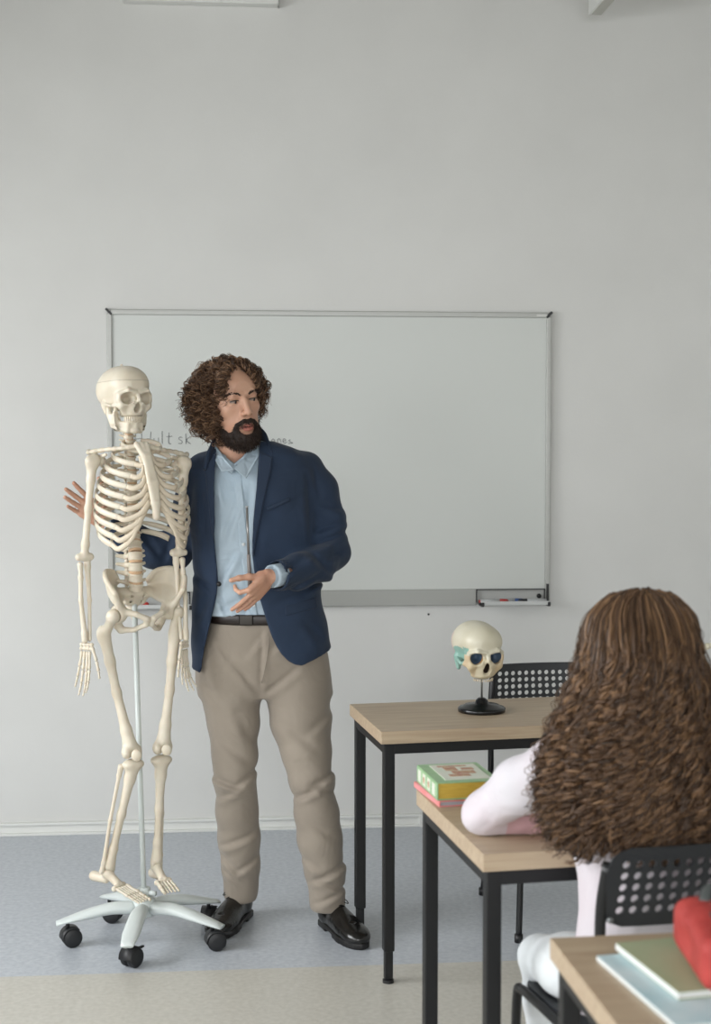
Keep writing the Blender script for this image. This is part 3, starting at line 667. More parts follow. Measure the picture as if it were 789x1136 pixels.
# --- spine: one vertebra shape, copies share its mesh (local: facing -y)
def vertebra_mesh():
    s = SDF((-6, -3, -2.2), (6, 8, 2.2), 0.22)
    def cyl(x, y, z): return np.maximum(np.sqrt((x / 1.12) ** 2 + y ** 2) - (1.95 - 0.16 * np.cos(z * 2.4)), np.abs(z) - 1.05)
    s.op((-3, -3, -1.3), (3, 3, 1.3), cyl, 0.2)
    for x in (-1, 1):
        s.cap((x * 1.3, 1.6, 0.3), (x * 1.9, 3.4, 0.2), 0.65, 0.6, 0.3); s.cap((x * 1.9, 3.2, 0.2), (x * 4.4, 3.9, 0.5), 0.65, 0.42, 0.3)
        s.cap((x * 1.5, 3.4, 1.5), (x * 1.4, 3.8, -1.6), 0.55, 0.5, 0.3); s.cap((x * 1.8, 3.2, 0), (0, 4.4, -0.2), 0.55, 0.5, 0.3)
    s.cap((0, 4.2, 0), (0, 6.6, -0.9), 0.5, 0.6, 0.3)
    v, f = s.mesh(); v = relax(v, f, 2, 0.4) * 0.01
    me = bpy.data.meshes.new('vertebra'); me.from_pydata(v.tolist(), [], f.tolist()); me.polygons.foreach_set('use_smooth', np.ones(len(f), bool)); me.materials.append(M_bone); return me
VM = vertebra_mesh()
dm = MB().lathe([(0.001, -0.0045), (0.019, -0.0045), (0.0205, 0), (0.019, 0.0045), (0.001, 0.0045)], 20)
DM = bpy.data.meshes.new('disc'); DM.from_pydata(dm.v, [], dm.f); DM.materials.append(M_disc)
spine_px = [(143.5, 470, 0.0), (143, 480, 0.0), (144, 491, 0.02), (146, 520, 0.055), (147, 555, 0.06), (148.5, 590, 0.035), (150, 612, 0.005), (150.5, 634, 0.0), (151, 656, 0.015)]
sp = spline([S(*p) for p in spine_px], 200); cum = np.concatenate([[0], np.cumsum(np.linalg.norm(np.diff(sp, axis=0), axis=1))])
SPY = math.radians(25)
levels = [0.0155] * 7 + [0.0218] * 6 + [0.0242] * 6 + [0.0325] * 5; tot = sum(levels); pos = 0.0; VERT = []
for i, hgt in enumerate(levels):
    a = (pos + hgt / 2) / tot * cum[-1]; j = min(int(np.searchsorted(cum, a)), 198); c = sp[j]; t = sp[min(j + 3, 199)] - sp[max(j - 3, 0)]; t /= np.linalg.norm(t)
    o = bpy.data.objects.new('vertebra', VM); COL.objects.link(o); o.parent = sk; o.location = c - ORIG[sk]
    hs = hgt * cum[-1] / tot / 0.0255; wsc = 0.62 if i < 7 else (0.72 + 0.02 * (i - 7) if i < 19 else 1.06)
    o.rotation_euler = Euler((math.atan2(t[1], -t[2]) * 1.0, math.atan2(-t[0], -t[2]) * -1.0, SPY)); o.scale = (wsc, wsc, hs)
    if i < 23:
        b = (pos + hgt) / tot * cum[-1]; j2 = min(int(np.searchsorted(cum, b)), 199)
        d = bpy.data.objects.new('spinal_disc', DM); COL.objects.link(d); d.parent = sk; d.location = sp[j2] - ORIG[sk]; d.rotation_euler = o.rotation_euler; d.scale = (wsc, wsc * 0.95, hs * 0.95)
    VERT.append((c, wsc)); pos += hgt
# --- rib cage (local frame turned by the same yaw)
RY = math.radians(25); cR, sR = math.cos(RY), math.sin(RY)
rib_c = S(159, 545); 
def rc(x, y, z): return V(rib_c[0] + x * cR - y * sR, rib_c[1] + x * sR + y * cR, z)
zpx = lambda y: S(157, y)[2]
rw = [0.062, 0.094, 0.116, 0.130, 0.140, 0.147, 0.151, 0.152, 0.149, 0.142, 0.124, 0.098]
rf = [0.045, 0.070, 0.086, 0.095, 0.101, 0.105, 0.108, 0.108, 0.104, 0.096, 0.085, 0.07]     # depth
stx = lambda y: float(np.interp(y, [491, 507, 535, 556, 575], [-0.026, -0.018, -0.008, -0.004, -0.002]))
st_pts = [rc(stx(491), -0.052, zpx(493)), rc(stx(507), -0.074, zpx(506)), rc(stx(535), -0.098, zpx(534)), rc(stx(556), -0.110, zpx(557)), rc(-0.002, -0.110, zpx(572))]
for i in range(12):
    zb = zpx(488 + i * 9.3) ; drop = [0.030, 0.045, 0.055, 0.062, 0.068, 0.074, 0.080, 0.086, 0.092, 0.095, 0.075, 0.05][i]
    for sd in (-1, 1):
        end = [160, 150, 146, 143, 140, 137, 134, 131, 127, 122, 100, 78][i]
        ph = np.radians(np.linspace(14, end, 26)); cy = 0.0
        pts = np.array([rc(sd * rw[i] * math.sin(p), 0.012 + rf[i] * math.cos(p) * (1.0 if p < pi / 2 else 1.15), zb - drop * ((1 - math.cos(p)) / 2) ** 0.9 * 1.15) for p in ph])
        MB().tube(pts, np.interp(np.arange(26), [0, 4, 20, 25], [0.003, 0.0038, 0.0042, 0.0042]), 8, ry=np.interp(np.arange(26), [0, 4, 20, 25], [0.005, 0.0078, 0.0100, 0.0098]), up=(0, 0, 1)).build('rib', M_bone, sk, smooth=True)
        if i < 10:
            e = pts[-1]; t = pts[-1] - pts[-3]; t /= np.linalg.norm(t)
            ty = [494, 505, 516, 526, 536, 546, 554, 560, 566, 573][i]; tx = [0.016, 0.016, 0.016, 0.015, 0.015, 0.016, 0.016, 0.024, 0.036, 0.055][i]
            yy = np.interp(ty, [491, 507, 535, 556, 568], [-0.05, -0.07, -0.093, -0.106, -0.106])
            tgt = rc(stx(ty) + sd * tx, yy + (0.006 if i > 6 else 0), zpx(ty))
            mid = e + t * (0.03 + 0.004 * i) * 0.8 + V(0, 0, -0.004); mid2 = (tgt + mid) / 2 + V(0, 0, -0.006)
            cp = spline([e - t * 0.004, mid * 0.5 + e * 0.5, mid2, tgt], 14)
            MB().tube(cp, 0.0050, 8, ry=0.0088, up=(0, 0, 1)).build('costal_cartilage', M_bone2, sk, smooth=True)
def stern(s):
    for a, b, w0, w1 in ((0, 1, 0.027, 0.016), (1, 2, 0.013, 0.017), (2, 3, 0.017, 0.012), (3, 4, 0.008, 0.004)):
        for o_ in (-0.6, 0, 0.6):
            s.cap(st_pts[a] + V(cR, sR, 0) * w0 * o_, st_pts[b] + V(cR, sR, 0) * w1 * o_, 0.0092, 0.0088, 0.006)
bone('sternum', stern, np.min(st_pts, 0), np.max(st_pts, 0), 0.003)
# --- shoulder girdle and arms
SHL, SHR = S(102.5, 511, -0.035), S(205, 513, 0.05)
def arm(sd, sh, el, wr, tip, acro, cl_in, hand_yaw):
    chainbone('clavicle', spline([cl_in, cl_in * 0.66 + acro * 0.34 + V(0, -0.014, 0.0), cl_in * 0.33 + acro * 0.67 + V(0, 0.004, 0.002), acro], 8), [0.0085, 0.007, 0.006, 0.006, 0.006, 0.0065, 0.007, 0.006], h=0.003)
    back = V(0, 0.055, 0); med = rc(sd * 0.055, 0.085, zpx(520)); inf = rc(sd * 0.085, 0.09, zpx(566)); glen = sh + (rib_c - sh) * V(0.16, 0.16, 0) + V(0, 0.015, 0)
    def scap(s):
        for t in np.linspace(0, 1, 9): s.cap(glen * (1 - t) + inf * t, med * (1 - t) + inf * t, 0.0045, 0.004, 0.004)
        s.chain([med + V(0, 0.01, -0.01), (med + acro) / 2 + V(0, 0.035, 0.004), acro + V(0, 0.02, 0.002), acro], [0.005, 0.006, 0.008, 0.008], 0.006)
        s.ell(glen, (0.014, 0.014, 0.018), 0.006); s.cap(glen + V(0, 0, 0.012), glen + V(-sd * 0.018, -0.04, 0.018), 0.007, 0.006, 0.006)
    A = np.stack([glen, inf, med, acro, glen + V(0, -0.05, 0)]); bone('scapula', scap, A.min(0) - 0.02, A.max(0) + 0.04, 0.004)
    ax = (el - sh) / np.linalg.norm(el - sh); lat = V(sd * cR, sd * sR, 0)
    def hum(s):
        s.ell(sh - lat * 0.006, (0.021, 0.021, 0.022), 0.005); s.ell(sh + lat * 0.010 - V(0, 0.006, 0.002), (0.013, 0.014, 0.018), 0.008)
        s.chain([sh + ax * 0.012, sh + ax * 0.06, sh * 0.5 + el * 0.5, el - ax * 0.04, el], [0.018, 0.0125, 0.0105, 0.0115, 0.0125], 0.012)
        s.cap(el - lat * 0.019, el + lat * 0.018, 0.0125, 0.0115, 0.008)
    bone('humerus', hum, np.minimum(sh, el) - 0.025, np.maximum(sh, el) + 0.025, 0.0035)
    e2 = el + ax * 0.012; fa = (wr - e2) / np.linalg.norm(wr - e2)
    u0, u1 = e2 - lat * 0.010 + V(0, 0.006, 0), wr - lat * 0.009; r0, r1 = e2 + lat * 0.012 - V(0, 0.004, 0), wr + lat * 0.007
    chainbone('ulna', [u0 - fa * 0.014, u0 + fa * 0.02, u0 * 0.5 + u1 * 0.5 - lat * 0.003, u1], [0.012, 0.0095, 0.006, 0.0062], h=0.003)
    chainbone('radius_bone', [r0 + fa * 0.012, r0 + fa * 0.022, r0 + fa * 0.05, r0 * 0.5 + r1 * 0.5 + lat * 0.005, r1 - fa * 0.02, r1], [0.0105, 0.0065, 0.0072, 0.0068, 0.009, 0.0105], h=0.003)
    # hand: carpals mesh, five finger chains
    hd = (tip - wr); HL = np.linalg.norm(hd); hd /= HL; hw = V(math.cos(hand_yaw), math.sin(hand_yaw), 0); hn = np.cross(hd, hw)
    cs = wr + hd * 0.014
    s = SDF(cs - 0.045, cs + 0.045, 0.0028)
    for a in range(4):
        for b in range(2): s.ell(cs + hw * (a - 1.5) * 0.0115 + hd * (b * 0.0125), (0.0068, 0.0062, 0.0068), 0.001)
    hand = sdf_part(s, 'wrist_bones', M_bone, sk, 1)
    for q, (ofs, ln, spread, curl) in enumerate(((-1.55, 0.80, -0.12, 0.05), (-0.6, 0.98, -0.05, 0.16), (0.35, 1.0, 0.0, 0.26), (1.1, 0.94, 0.02, 0.36))):
        st = cs + hd * 0.021 + hw * ofs * 0.0098; d = hd + hw * spread * 1.1; d /= np.linalg.norm(d); m_ = MB(); p = st
        for seg_, (sl, rr) in enumerate(((0.058, 0.0038), (0.037, 0.0034), (0.023, 0.003), (0.016, 0.0024))):
            L = sl * ln * HL / 0.17; n = p + d * L
            m_.tube([p, p + d * L * 0.12, p + d * L * 0.5, p + d * L * 0.88, n], [rr * 1.0, rr * 1.45, rr * 0.85, rr * 1.4, rr * 0.9], 8)
            p = n + d * 0.0012; d = d + hn * curl * (0.5 if seg_ == 0 else 0.9) + hw * 0.015 * (q - 1.5); d /= np.linalg.norm(d)
        m_.build('finger_bones', M_bone, hand, smooth=True)
    th = cs + hw * sd * -1 * 0.0; m_ = MB(); tsd = 1.0 if sd < 0 else -1.0
    p = cs + hw * tsd * 0.019 + hd * 0.008; d = hd * 0.9 + hw * tsd * 0.34; d /= np.linalg.norm(d)
    for sl, rr in ((0.045, 0.0042), (0.031, 0.0038), (0.022, 0.003)):
        n = p + d * sl; m_.tube([p, p + d * sl * 0.12, p + d * sl * 0.5, p + d * sl * 0.88, n], [rr, rr * 1.4, rr * 0.9, rr * 1.35, rr * 0.8], 8); p = n + d * 0.001; d = d + hd * 0.55 - hn * 0.05; d /= np.linalg.norm(d)
    m_.build('thumb_bones', M_bone, hand, smooth=True)
arm(-1, SHL, S(93.5, 618, -0.05), S(96.5, 710, -0.07), S(94, 772, -0.08), S(98, 502, -0.01), rc(-0.026 - 0.016, -0.05, zpx(495)), math.radians(-20))
arm(1, SHR, S(198.5, 613, 0.045), S(204, 708, 0.02), S(208, 767, 0.01), S(207, 505, 0.07), rc(-0.026 + 0.016, -0.05, zpx(495)), math.radians(60))
# --- pelvis (centimetres, facing -y)
PY = math.radians(27); pel_o = S(157.5, 669, 0.01); Rp = rotm(0, 0, PY) @ rotm(math.radians(6), 0, 0)
def pelvis():
    s = SDF((-15, -9, -11), (15, 11, 12), 0.36)
    for x in (-1, 1):
        crest = spline([(x * 11.3, -5.4, 4.6), (x * 12.9, -2.2, 8.2), (x * 11.2, 2.4, 9.8), (x * 7.4, 5.8, 8.8), (x * 5.0, 7.4, 5.6)], 26)
        brim = spline([(x * 8.2, -3.8, -0.6), (x * 7.6, -1.6, 0.2), (x * 6.4, 1.5, 0.6), (x * 5.2, 4.2, 1.6), (x * 4.6, 6.4, 2.8)], 26)
        for a, b in zip(crest, brim):
            md = (a + b) / 2 + V(x * 1.1, 1.3, -0.4); s.cap(a, md, 0.62, 0.42, 0.35); s.cap(md, b, 0.42, 0.75, 0.35)
        s.chain(crest, 0.72, 0.5)
        s.cap((x * 11.2, -5.3, 4.6), (x * 9.2, -3.9, 0.2), 0.75, 1.1, 0.6)
        s.ell((x * 8.3, -1.8, -2.4), (2.7, 2.9, 3.0), 0.8); s.ell((x * 10.7, -3.0, -2.9), (2.3, 2.3, 2.3), 0.3, 's')
        s.chain([(x * 8.0, 0.4, -3.8), (x * 7.2, 1.8, -6.6), (x * 6.2, 1.0, -8.2)], [1.5, 1.35, 1.3], 0.7)
        s.chain([(x * 6.0, 0.6, -8.2), (x * 3.6, -2.8, -7.6), (x * 1.4, -5.4, -5.8)], [1.05, 0.75, 0.85], 0.5)
        s.chain([(x * 7.4, -3.2, -1.6), (x * 4.2, -5.6, -2.2), (x * 1.2, -6.6, -3.6)], [1.25, 0.85, 1.0], 0.6); s.cap((x * 1.0, -6.4, -3.6), (x * 0.9, -5.8, -5.6), 0.95, 0.85, 0.4)
        s.cap((0, 4.4, 2.2), (x * 4.2, 5.6, 2.2), 1.9, 1.9, 0.8)
    s.chain([(0, 3.8, 3.0), (0, 6.0, 0.4), (0, 7.6, -2.6), (0, 6.4, -6.2)], [2.3, 2.2, 1.6, 0.6], 1.0)
    s.cap((-2.4, 5.8, -0.2), (2.4, 5.8, -0.2), 1.6, 1.6, 1.0)
    for x in (-1, 1):
        for z in (1.6, -0.4, -2.2): s.ell((x * (1.9 - 0.1 * (1.6 - z)), 3.6 if z > 0 else 4.9, z), (0.45, 1.6, 0.4), 0.2, 's')
    v, f = s.mesh(); v = relax(v, f, 2, 0.4) * 0.0102; return mk('pelvis', v @ Rp.T + pel_o, f, M_bone, sk)
pelvis()
pel = lambda x, y, z: V(x, y, z) * 0.0102 @ Rp.T + pel_o
# --- legs
def leg(sd, hip, troch, knee, ank, toe, heel, pat, fib):
    ax = (knee - troch) / np.linalg.norm(knee - troch); lat = V(sd * math.cos(PY), sd * math.sin(PY), 0)
    def fem(s):
        s.ell(hip, (0.0215, 0.0215, 0.0215), 0.004); s.cap(hip, troch - lat * 0.012 - ax * 0.0, 0.0145, 0.016, 0.012); s.ell(troch, (0.017, 0.019, 0.026), 0.010)
        s.chain([troch - lat * 0.006 + ax * 0.02, troch + ax * 0.09 - lat * 0.004, (troch + knee) / 2, knee - ax * 0.07, knee - ax * 0.02], [0.019, 0.0155, 0.0135, 0.0165, 0.024], 0.014)
        s.ell(knee + lat * 0.016, (0.017, 0.026, 0.021), 0.008); s.ell(knee - lat * 0.017, (0.017, 0.026, 0.022), 0.008); s.ell(knee + V(0, 0.024, 0.016), (0.006, 0.01, 0.012), 0.008, 's')
    A = np.stack([hip, troch, knee]); bone('femur', fem, A.min(0) - 0.03, A.max(0) + 0.03, 0.004)
    s = SDF(pat - 0.035, pat + 0.035, 0.003); s.ell(pat, (0.017, 0.009, 0.019)); sdf_part(s, 'patella', M_bone, sk)
    k2 = knee + ax * 0.030; tx = (ank - k2) / np.linalg.norm(ank - k2)
    def tib(s):
        s.ell(k2 + tx * 0.010 + lat * 0.014, (0.022, 0.024, 0.013), 0.008); s.ell(k2 + tx * 0.010 - lat * 0.014, (0.022, 0.024, 0.013), 0.008)
        s.chain([k2 + tx * 0.02, k2 + tx * 0.06, k2 * 0.5 + ank * 0.5, ank - tx * 0.06, ank - tx * 0.008], [0.024, 0.0165, 0.0125, 0.0125, 0.019], 0.014); s.ell(ank - lat * 0.013 + tx * 0.006, (0.009, 0.012, 0.016), 0.006)
    A = np.stack([k2, ank]); bone('tibia', tib, A.min(0) - 0.04, A.max(0) + 0.04, 0.004)
    f0 = k2 + tx * 0.022 + lat * fib + V(0, 0.014, 0); f1 = ank + lat * (0.022 if fib > 0.01 else 0.012) + tx * 0.012
    chainbone('fibula', [f0 - tx * 0.004, f0 + tx * 0.025, f0 * 0.5 + f1 * 0.5 + lat * 0.003, f1 - tx * 0.03, f1], [0.0105, 0.0065, 0.006, 0.007, 0.009], h=0.003)
    # foot: tarsals mesh, five toe rays
    fd = toe - heel; FL = np.linalg.norm(fd); fd /= FL; fs = np.cross(fd, V(0, 0, 1)); fs /= np.linalg.norm(fs); up = np.cross(fs, fd); inn = fs * (sd if fs[0] < 0 else -sd)
    def tars(s):
        s.chain([heel + up * 0.008, heel + fd * 0.05 + up * 0.014], [0.0165, 0.013], 0.010); s.ell(ank + tx * 0.020, (0.020, 0.020, 0.017), 0.006)
        s.cap(ank + tx * 0.02, heel + fd * 0.095 + up * 0.02, 0.014, 0.013, 0.006)
        for q in range(4): s.ell(heel + fd * 0.105 + fs * (q - 1.5) * 0.013 + up * (0.016 - 0.004 * abs(q - 1)), (0.010, 0.010, 0.010), 0.003)
    A = np.stack([heel, ank, heel + fd * 0.12]); hb = bone('ankle_bones', tars, A.min(0) - 0.03, A.max(0) + 0.03, 0.0035)
    for q in range(5):
        p = heel + fd * 0.115 + fs * (q - 2) * 0.0108 + up * 0.012; d = fd * 1.0 + fs * (q - 2) * 0.012 - up * 0.10; d /= np.linalg.norm(d); m_ = MB()
        big = (q == 0 and inn @ fs < 0) or (q == 4 and inn @ fs > 0); w = 1.6 if big else 1.0
        for sl, rr in ((0.062, 0.0042), (0.026, 0.0036), (0.014, 0.003), (0.010, 0.0027)):
            L = sl * FL / 0.24 * (1.0 if big else 0.95); n = p + d * L; m_.tube([p, p + d * L * 0.14, p + d * L * 0.5, p + d * L * 0.86, n], np.array([1, 1.4, 0.9, 1.35, 0.9]) * rr * w, 8); p = n + d * 0.001
        m_.build('toe_bones', M_bone, hb, smooth=True)
hL = pel(-10.7, -3.0, -2.9); hR = pel(10.7, -3.0, -2.9)
leg(-1, hL, S(113, 703, -0.02), S(146, 834, -0.04), S(121, 962, -0.01), S(161, 1001, -0.10), S(104, 974, 0.03), S(151.5, 838, -0.072), 0.040)
leg(1, hR, S(196, 702, 0.05), S(180.5, 829, 0.01), S(174, 955, 0.03), S(189, 989, -0.10), S(170, 971, 0.07), S(185, 832, -0.025), 0.004)
# --- stand
M_wht = mat('white_powder_coat', '#cfd6d4', 0.3, spec=0.5)
M_grip = mat('caster_black', '#1c1d1f', 0.5)
hubz = S(157, 985)[2]
pb = V(BASE[0], BASE[1], hubz); pt = S(149, 662, 0.055)
MB().tube([pb - V(0, 0, 0.03), pt], 0.0085, 14).build('pole', M_wht, sk, smooth=True)
hz = hubz - 0.085
MB().lathe([(0.001, 0), (0.034, 0), (0.036, 0.012), (0.036, 0.050), (0.030, 0.056), (0.022, 0.060), (0.020, 0.085), (0.018, 0.088), (0.001, 0.088)], 28, (BASE[0], BASE[1], hz)).build('hub', M_wht, sk, smooth=True)
MB().tube([(BASE[0] + 0.018, BASE[1] - 0.01, hubz - 0.012), (BASE[0] + 0.038, BASE[1] - 0.02, hubz - 0.012)], 0.008, 10).build('clamp_screw', M_wht, sk, smooth=True)
cas = [on_z(78, 1050, 0), on_z(146, 1069, 0), on_z(237, 1054, 0), on_z(130, 1027, 0), on_z(216, 1031, 0)]
angs = [math.atan2(c[1] - BASE[1], c[0] - BASE[0]) for c in cas]
for i, a in enumerate(angs):
    d = V(math.cos(a), math.sin(a), 0); R0 = 0.238
    pts = spline([BASE + d * 0.028 + V(0, 0, hz + 0.024), BASE + d * 0.10 + V(0, 0, hz + 0.028), BASE + d * 0.18 + V(0, 0, hz + 0.014), BASE + d * (R0 + 0.035) + V(0, 0, 0.076)], 14)
    MB().tube(pts, np.interp(np.arange(14), [0, 4, 10, 13], [0.022, 0.027, 0.028, 0.020]), 12, ry=np.interp(np.arange(14), [0, 8, 13], [0.022, 0.016, 0.006]), up=(0, 0, 1)).build('stand_leg', M_wht, sk, smooth=True)
    cx = BASE + d * R0; yaw = [0.35, 0.9, 0.2, -0.3, 1.4][i]; u = V(math.cos(yaw), math.sin(yaw), 0); w = V(-u[1], u[0], 0)
    cas_o = MB().tube([cx + V(0, 0, 0.058), cx + V(0, 0, 0.085)], 0.006, 10).build('caster', M_grip, sk, smooth=True)
    cw = cx + u * 0.012 + V(0, 0, 0.030)
    for sgn in (-1, 1):
        ww = [cw + w * sgn * t for t in (0.004, 0.006, 0.020, 0.0235, 0.024)]
        MB().tube(ww, [0.026, 0.030, 0.030, 0.027, 0.010], 22).build('wheel', M_grip, cas_o, smooth=True)
    hood = MB(); n = 14
    arcp = [cw + (u * -math.cos(t) + V(0, 0, 1) * math.sin(t)) * 0.0335 for t in np.linspace(-0.1, pi * 0.72, n)]
    hood.tube(arcp, 0.0225, 8, ry=0.0025, up=tuple(w)) if False else hood.add(*[x for x in (lambda vs: (vs, [(i2, i2 + 1, i2 + n + 1, i2 + n) for i2 in range(n - 1)] + [(2 * n + i2, 3 * n + i2, 3 * n + i2 + 1, 2 * n + i2 + 1) for i2 in range(n - 1)] + [(i2, 2 * n + i2, 2 * n + i2 + 1, i2 + 1) for i2 in range(n - 1)] + [(n + i2, n + i2 + 1, 3 * n + i2 + 1, 3 * n + i2) for i2 in range(n - 1)] + [(0, n, 3 * n, 2 * n), (n - 1, 3 * n - 1, 4 * n - 1, 2 * n - 1)]))([p + w * -0.024 for p in arcp] + [p + w * 0.024 for p in arcp] + [cw + (p - cw) * 0.92 + w * -0.024 for p in arcp] + [cw + (p - cw) * 0.92 + w * 0.024 for p in arcp])])
    hood.build('wheel_hood', M_grip, cas_o, smooth=True)
    if i in (1, 2, 4): MB().box((-0.006, -0.004, -0.003), (0.02, 0.004, 0.003), R=np.stack([u, w, V(0, 0, 1)], 1), c=cw + u * 0.032 + V(0, 0, 0.018)).build('brake_lever', M_grip, cas_o, bevel=0.001)

# ------------------------------------------------------------------ coloured skull model on the far desk
M_sk = mat('skull_cream', '#d3cebb', 0.38, '#c9c2aa', 12, spec=0.5)
bs = on_z(534.5, 789, TZ); st = root('skull_model', (bs[0], bs[1], TZ), 'painted skull model without lower jaw on a round black stand', 'skull model')
MB().lathe([(0.001, 0), (0.073, 0), (0.074, 0.010), (0.070, 0.014), (0.060, 0.016), (0.054, 0.021), (0.022, 0.024), (0.019, 0.034), (0.013, 0.040), (0.011, 0.042), (0.001, 0.042)], 40, tuple(bs)).build('stand_base', mat('gloss_black', '#101113', 0.22), st, smooth=True)
ro = at(530.5, 724.5, bs[1] + 0.0); Rs = rotm(0, 0, math.radians(13)) @ rotm(math.radians(4), 0, 0)
MB().tube([V(bs[0], bs[1], TZ + 0.04), V(bs[0], bs[1], ro[2] - 0.02)], 0.003, 10).build('rod', mat('steel_rod', '#8c8c88', 0.3, metal=0.8), st, smooth=True)
so = V(bs[0] - 0.012, bs[1], ro[2]); SC = 0.0101
fc = SKv[SKf].mean(1)
def region(c):
    x, y, z = c[:, 0], c[:, 1], c[:, 2]; ax = np.abs(x)
    reg = np.zeros(len(c), int)                                                     # 0 cranium
    orb = ((ax - 3.1) / 1.95) ** 2 + ((z - 0.1) / 1.75) ** 2 < 1
    reg[(z < -0.1) & (y < -1.5) & (ax < 5.8)] = 1                                   # face, ivory pink
    reg[(ax > 3.2) & (z < 0.6) & (y < -2.5)] = 2                                    # cheek
    reg[(ax > 4.3) & (y > -3.8) & (y < 4.5) & (z < 2.6 - 0.09 * (y - 0.5) ** 2)] = 3   # temporal, teal
    reg[(x < -4.6) & (y > -5.2) & (z > 1.0 + 0 * y) & (y < -2.2) & (z < 3.0)] = 3
    reg[(y > -2.5) & (z < -1.2) & (ax <= 5.0)] = 3
    reg[orb & (y > -6.2) & (y < -2.0)] = 4                                          # eye sockets, blue
    reg[orb & (y <= -6.2) & (y > -7.0)] = 5                                         # orange rim
    reg[(ax < 1.4) & (z < -0.9) & (z > -4.1) & (y > -7.2) & (y < -2)] = 6           # nasal cavity
    reg[(ax > 4.2) & (y > 4.5) & (z < 6.5) & (z > -1)] = 7
    return reg
rg = region(fc)
for k, (nm, mm) in enumerate((('cranium', M_sk), ('upper_jaw', mat('skull_ivory', '#cdbf9f', 0.4, '#d2c9b0', 10)), ('cheek_bone', mat('skull_tan', '#c9ad8d', 0.4, '#cdbf9f', 12)), ('temporal_bone', mat('skull_teal', '#7fa79c', 0.4, '#93b6aa', 12)),
                              ('eye_socket', mat('skull_blue', '#5f7890', 0.45, '#4a5668', 14)), ('socket_rim', mat('skull_orange', '#b58a55', 0.45)), ('nasal_cavity', mat('skull_dark', '#4a3d33', 0.6)), ('parietal_patch', mat('skull_pink', '#cbb9ac', 0.45)))):
  for sd in ((-1, 1) if k in (2, 3, 4, 5, 7) else (0,)):
    F = SKf[(rg == k) & ((fc[:, 0] * sd > 0) if sd else True)]
    if not len(F): continue
    ui, inv = np.unique(F, return_inverse=True); mk(nm, (zst(SKv[ui], 0.90, 1.28) * SC) @ Rs.T + so, inv.reshape(F.shape), mm, st)
ut2 = arc_teeth(-5.6, True, n=12, size=0.30, ln=0.5); mk('teeth', (zst(ut2.v, 0.90, 1.28) * SC) @ Rs.T + so, ut2.f, mat('tooth', '#d8cdb8', 0.35), st, smooth=False)
# ------------------------------------------------------------------ people: shared builders
def poly_sdf(x, z, pts):               # signed distance to a closed 2-D polygon (negative inside)
    P = np.array(pts, float); d = None; ins = None
    for i in range(len(P)):
        a, b = P[i], P[(i + 1) % len(P)]; e = b - a
        t = np.clip(((x - a[0]) * e[0] + (z - a[1]) * e[1]) / max(e @ e, 1e-12), 0, 1)
        q = (x - a[0] - t * e[0]) ** 2 + (z - a[1] - t * e[1]) ** 2
        d = q if d is None else np.minimum(d, q)
        if abs(e[1]) > 1e-12:
            c = ((a[1] > z) != (b[1] > z)) & (x < e[0] * (z - a[1]) / e[1] + a[0])
            ins = c if ins is None else ins ^ c
    return np.where(ins, -1, 1) * np.sqrt(d)
def rodr(v, k, a): k = k / np.linalg.norm(k); return v * math.cos(a) + np.cross(k, v) * math.sin(a) + k * (k @ v) * (1 - math.cos(a))
def hand_sdf(s, W, d, n, t, curls, scale=1.0, spread=(0.10, 0.02, -0.05, -0.14), thumb=(0.55, 0.75, 0.25), tcurl=0.25, up_to=4):
    """wrist W, pointing d, palm normal n, thumb side t; curls per finger"""
    d = d / np.linalg.norm(d); n = n - d * (n @ d); n /= np.linalg.norm(n); t = np.cross(d, n) * np.sign(np.cross(d, n) @ t)
    k = 0.006 * scale; S_ = scale
    offs = (0.030, 0.010, -0.010, -0.028); pl = (0.088, 0.092, 0.087, 0.079)
    for o, L in zip(offs, pl): s.cap(W + t * o * 0.75 * S_ + d * 0.004 * S_, W + d * L * S_ + t * o * S_, 0.0145 * S_, 0.0105 * S_, 0.012 * S_)
    s.ell(W + d * 0.03 * S_ + t * 0.026 * S_ + n * 0.006 * S_, np.array([0.017, 0.017, 0.022]) * S_, 0.012 * S_)
    ln = (0.072, 0.080, 0.074, 0.058); rr = (0.0088, 0.0090, 0.0086, 0.0076)
    for i in range(4):
        p = W + d * pl[i] * S_ + t * offs[i] * S_; v = rodr(d, n, 0.0) + t * spread[i]; v /= np.linalg.norm(v); ax = np.cross(v, n)
        c = curls[i] if not np.isscalar(curls[i]) else (curls[i] * 0.8, curls[i], curls[i] * 0.7)
        r = rr[i] * S_
        for j, fr in enumerate((0.44, 0.31, 0.25)):
            v = rodr(v, ax, c[j]); q = p + v * ln[i] * fr * S_; s.cap(p, q, r * (1 - 0.08 * j), r * (0.93 - 0.08 * j), 0.003 * S_); p = q
    p = W + d * 0.028 * S_ + t * 0.027 * S_; v = d * thumb[0] + t * thumb[1] + n * thumb[2]; v /= np.linalg.norm(v); ax = np.cross(v, np.cross(t, d)); ax = np.cross(t, d) * (1 if np.cross(np.cross(t, d), v) @ d > 0 else -1)
    for j, (L, r) in enumerate(((0.044, 0.0125), (0.034, 0.0105), (0.028, 0.0092))):
        q = p + v * L * S_; s.cap(p, q, r * S_, r * 0.9 * S_, 0.008 * S_); p = q; v = rodr(v, ax, tcurl)
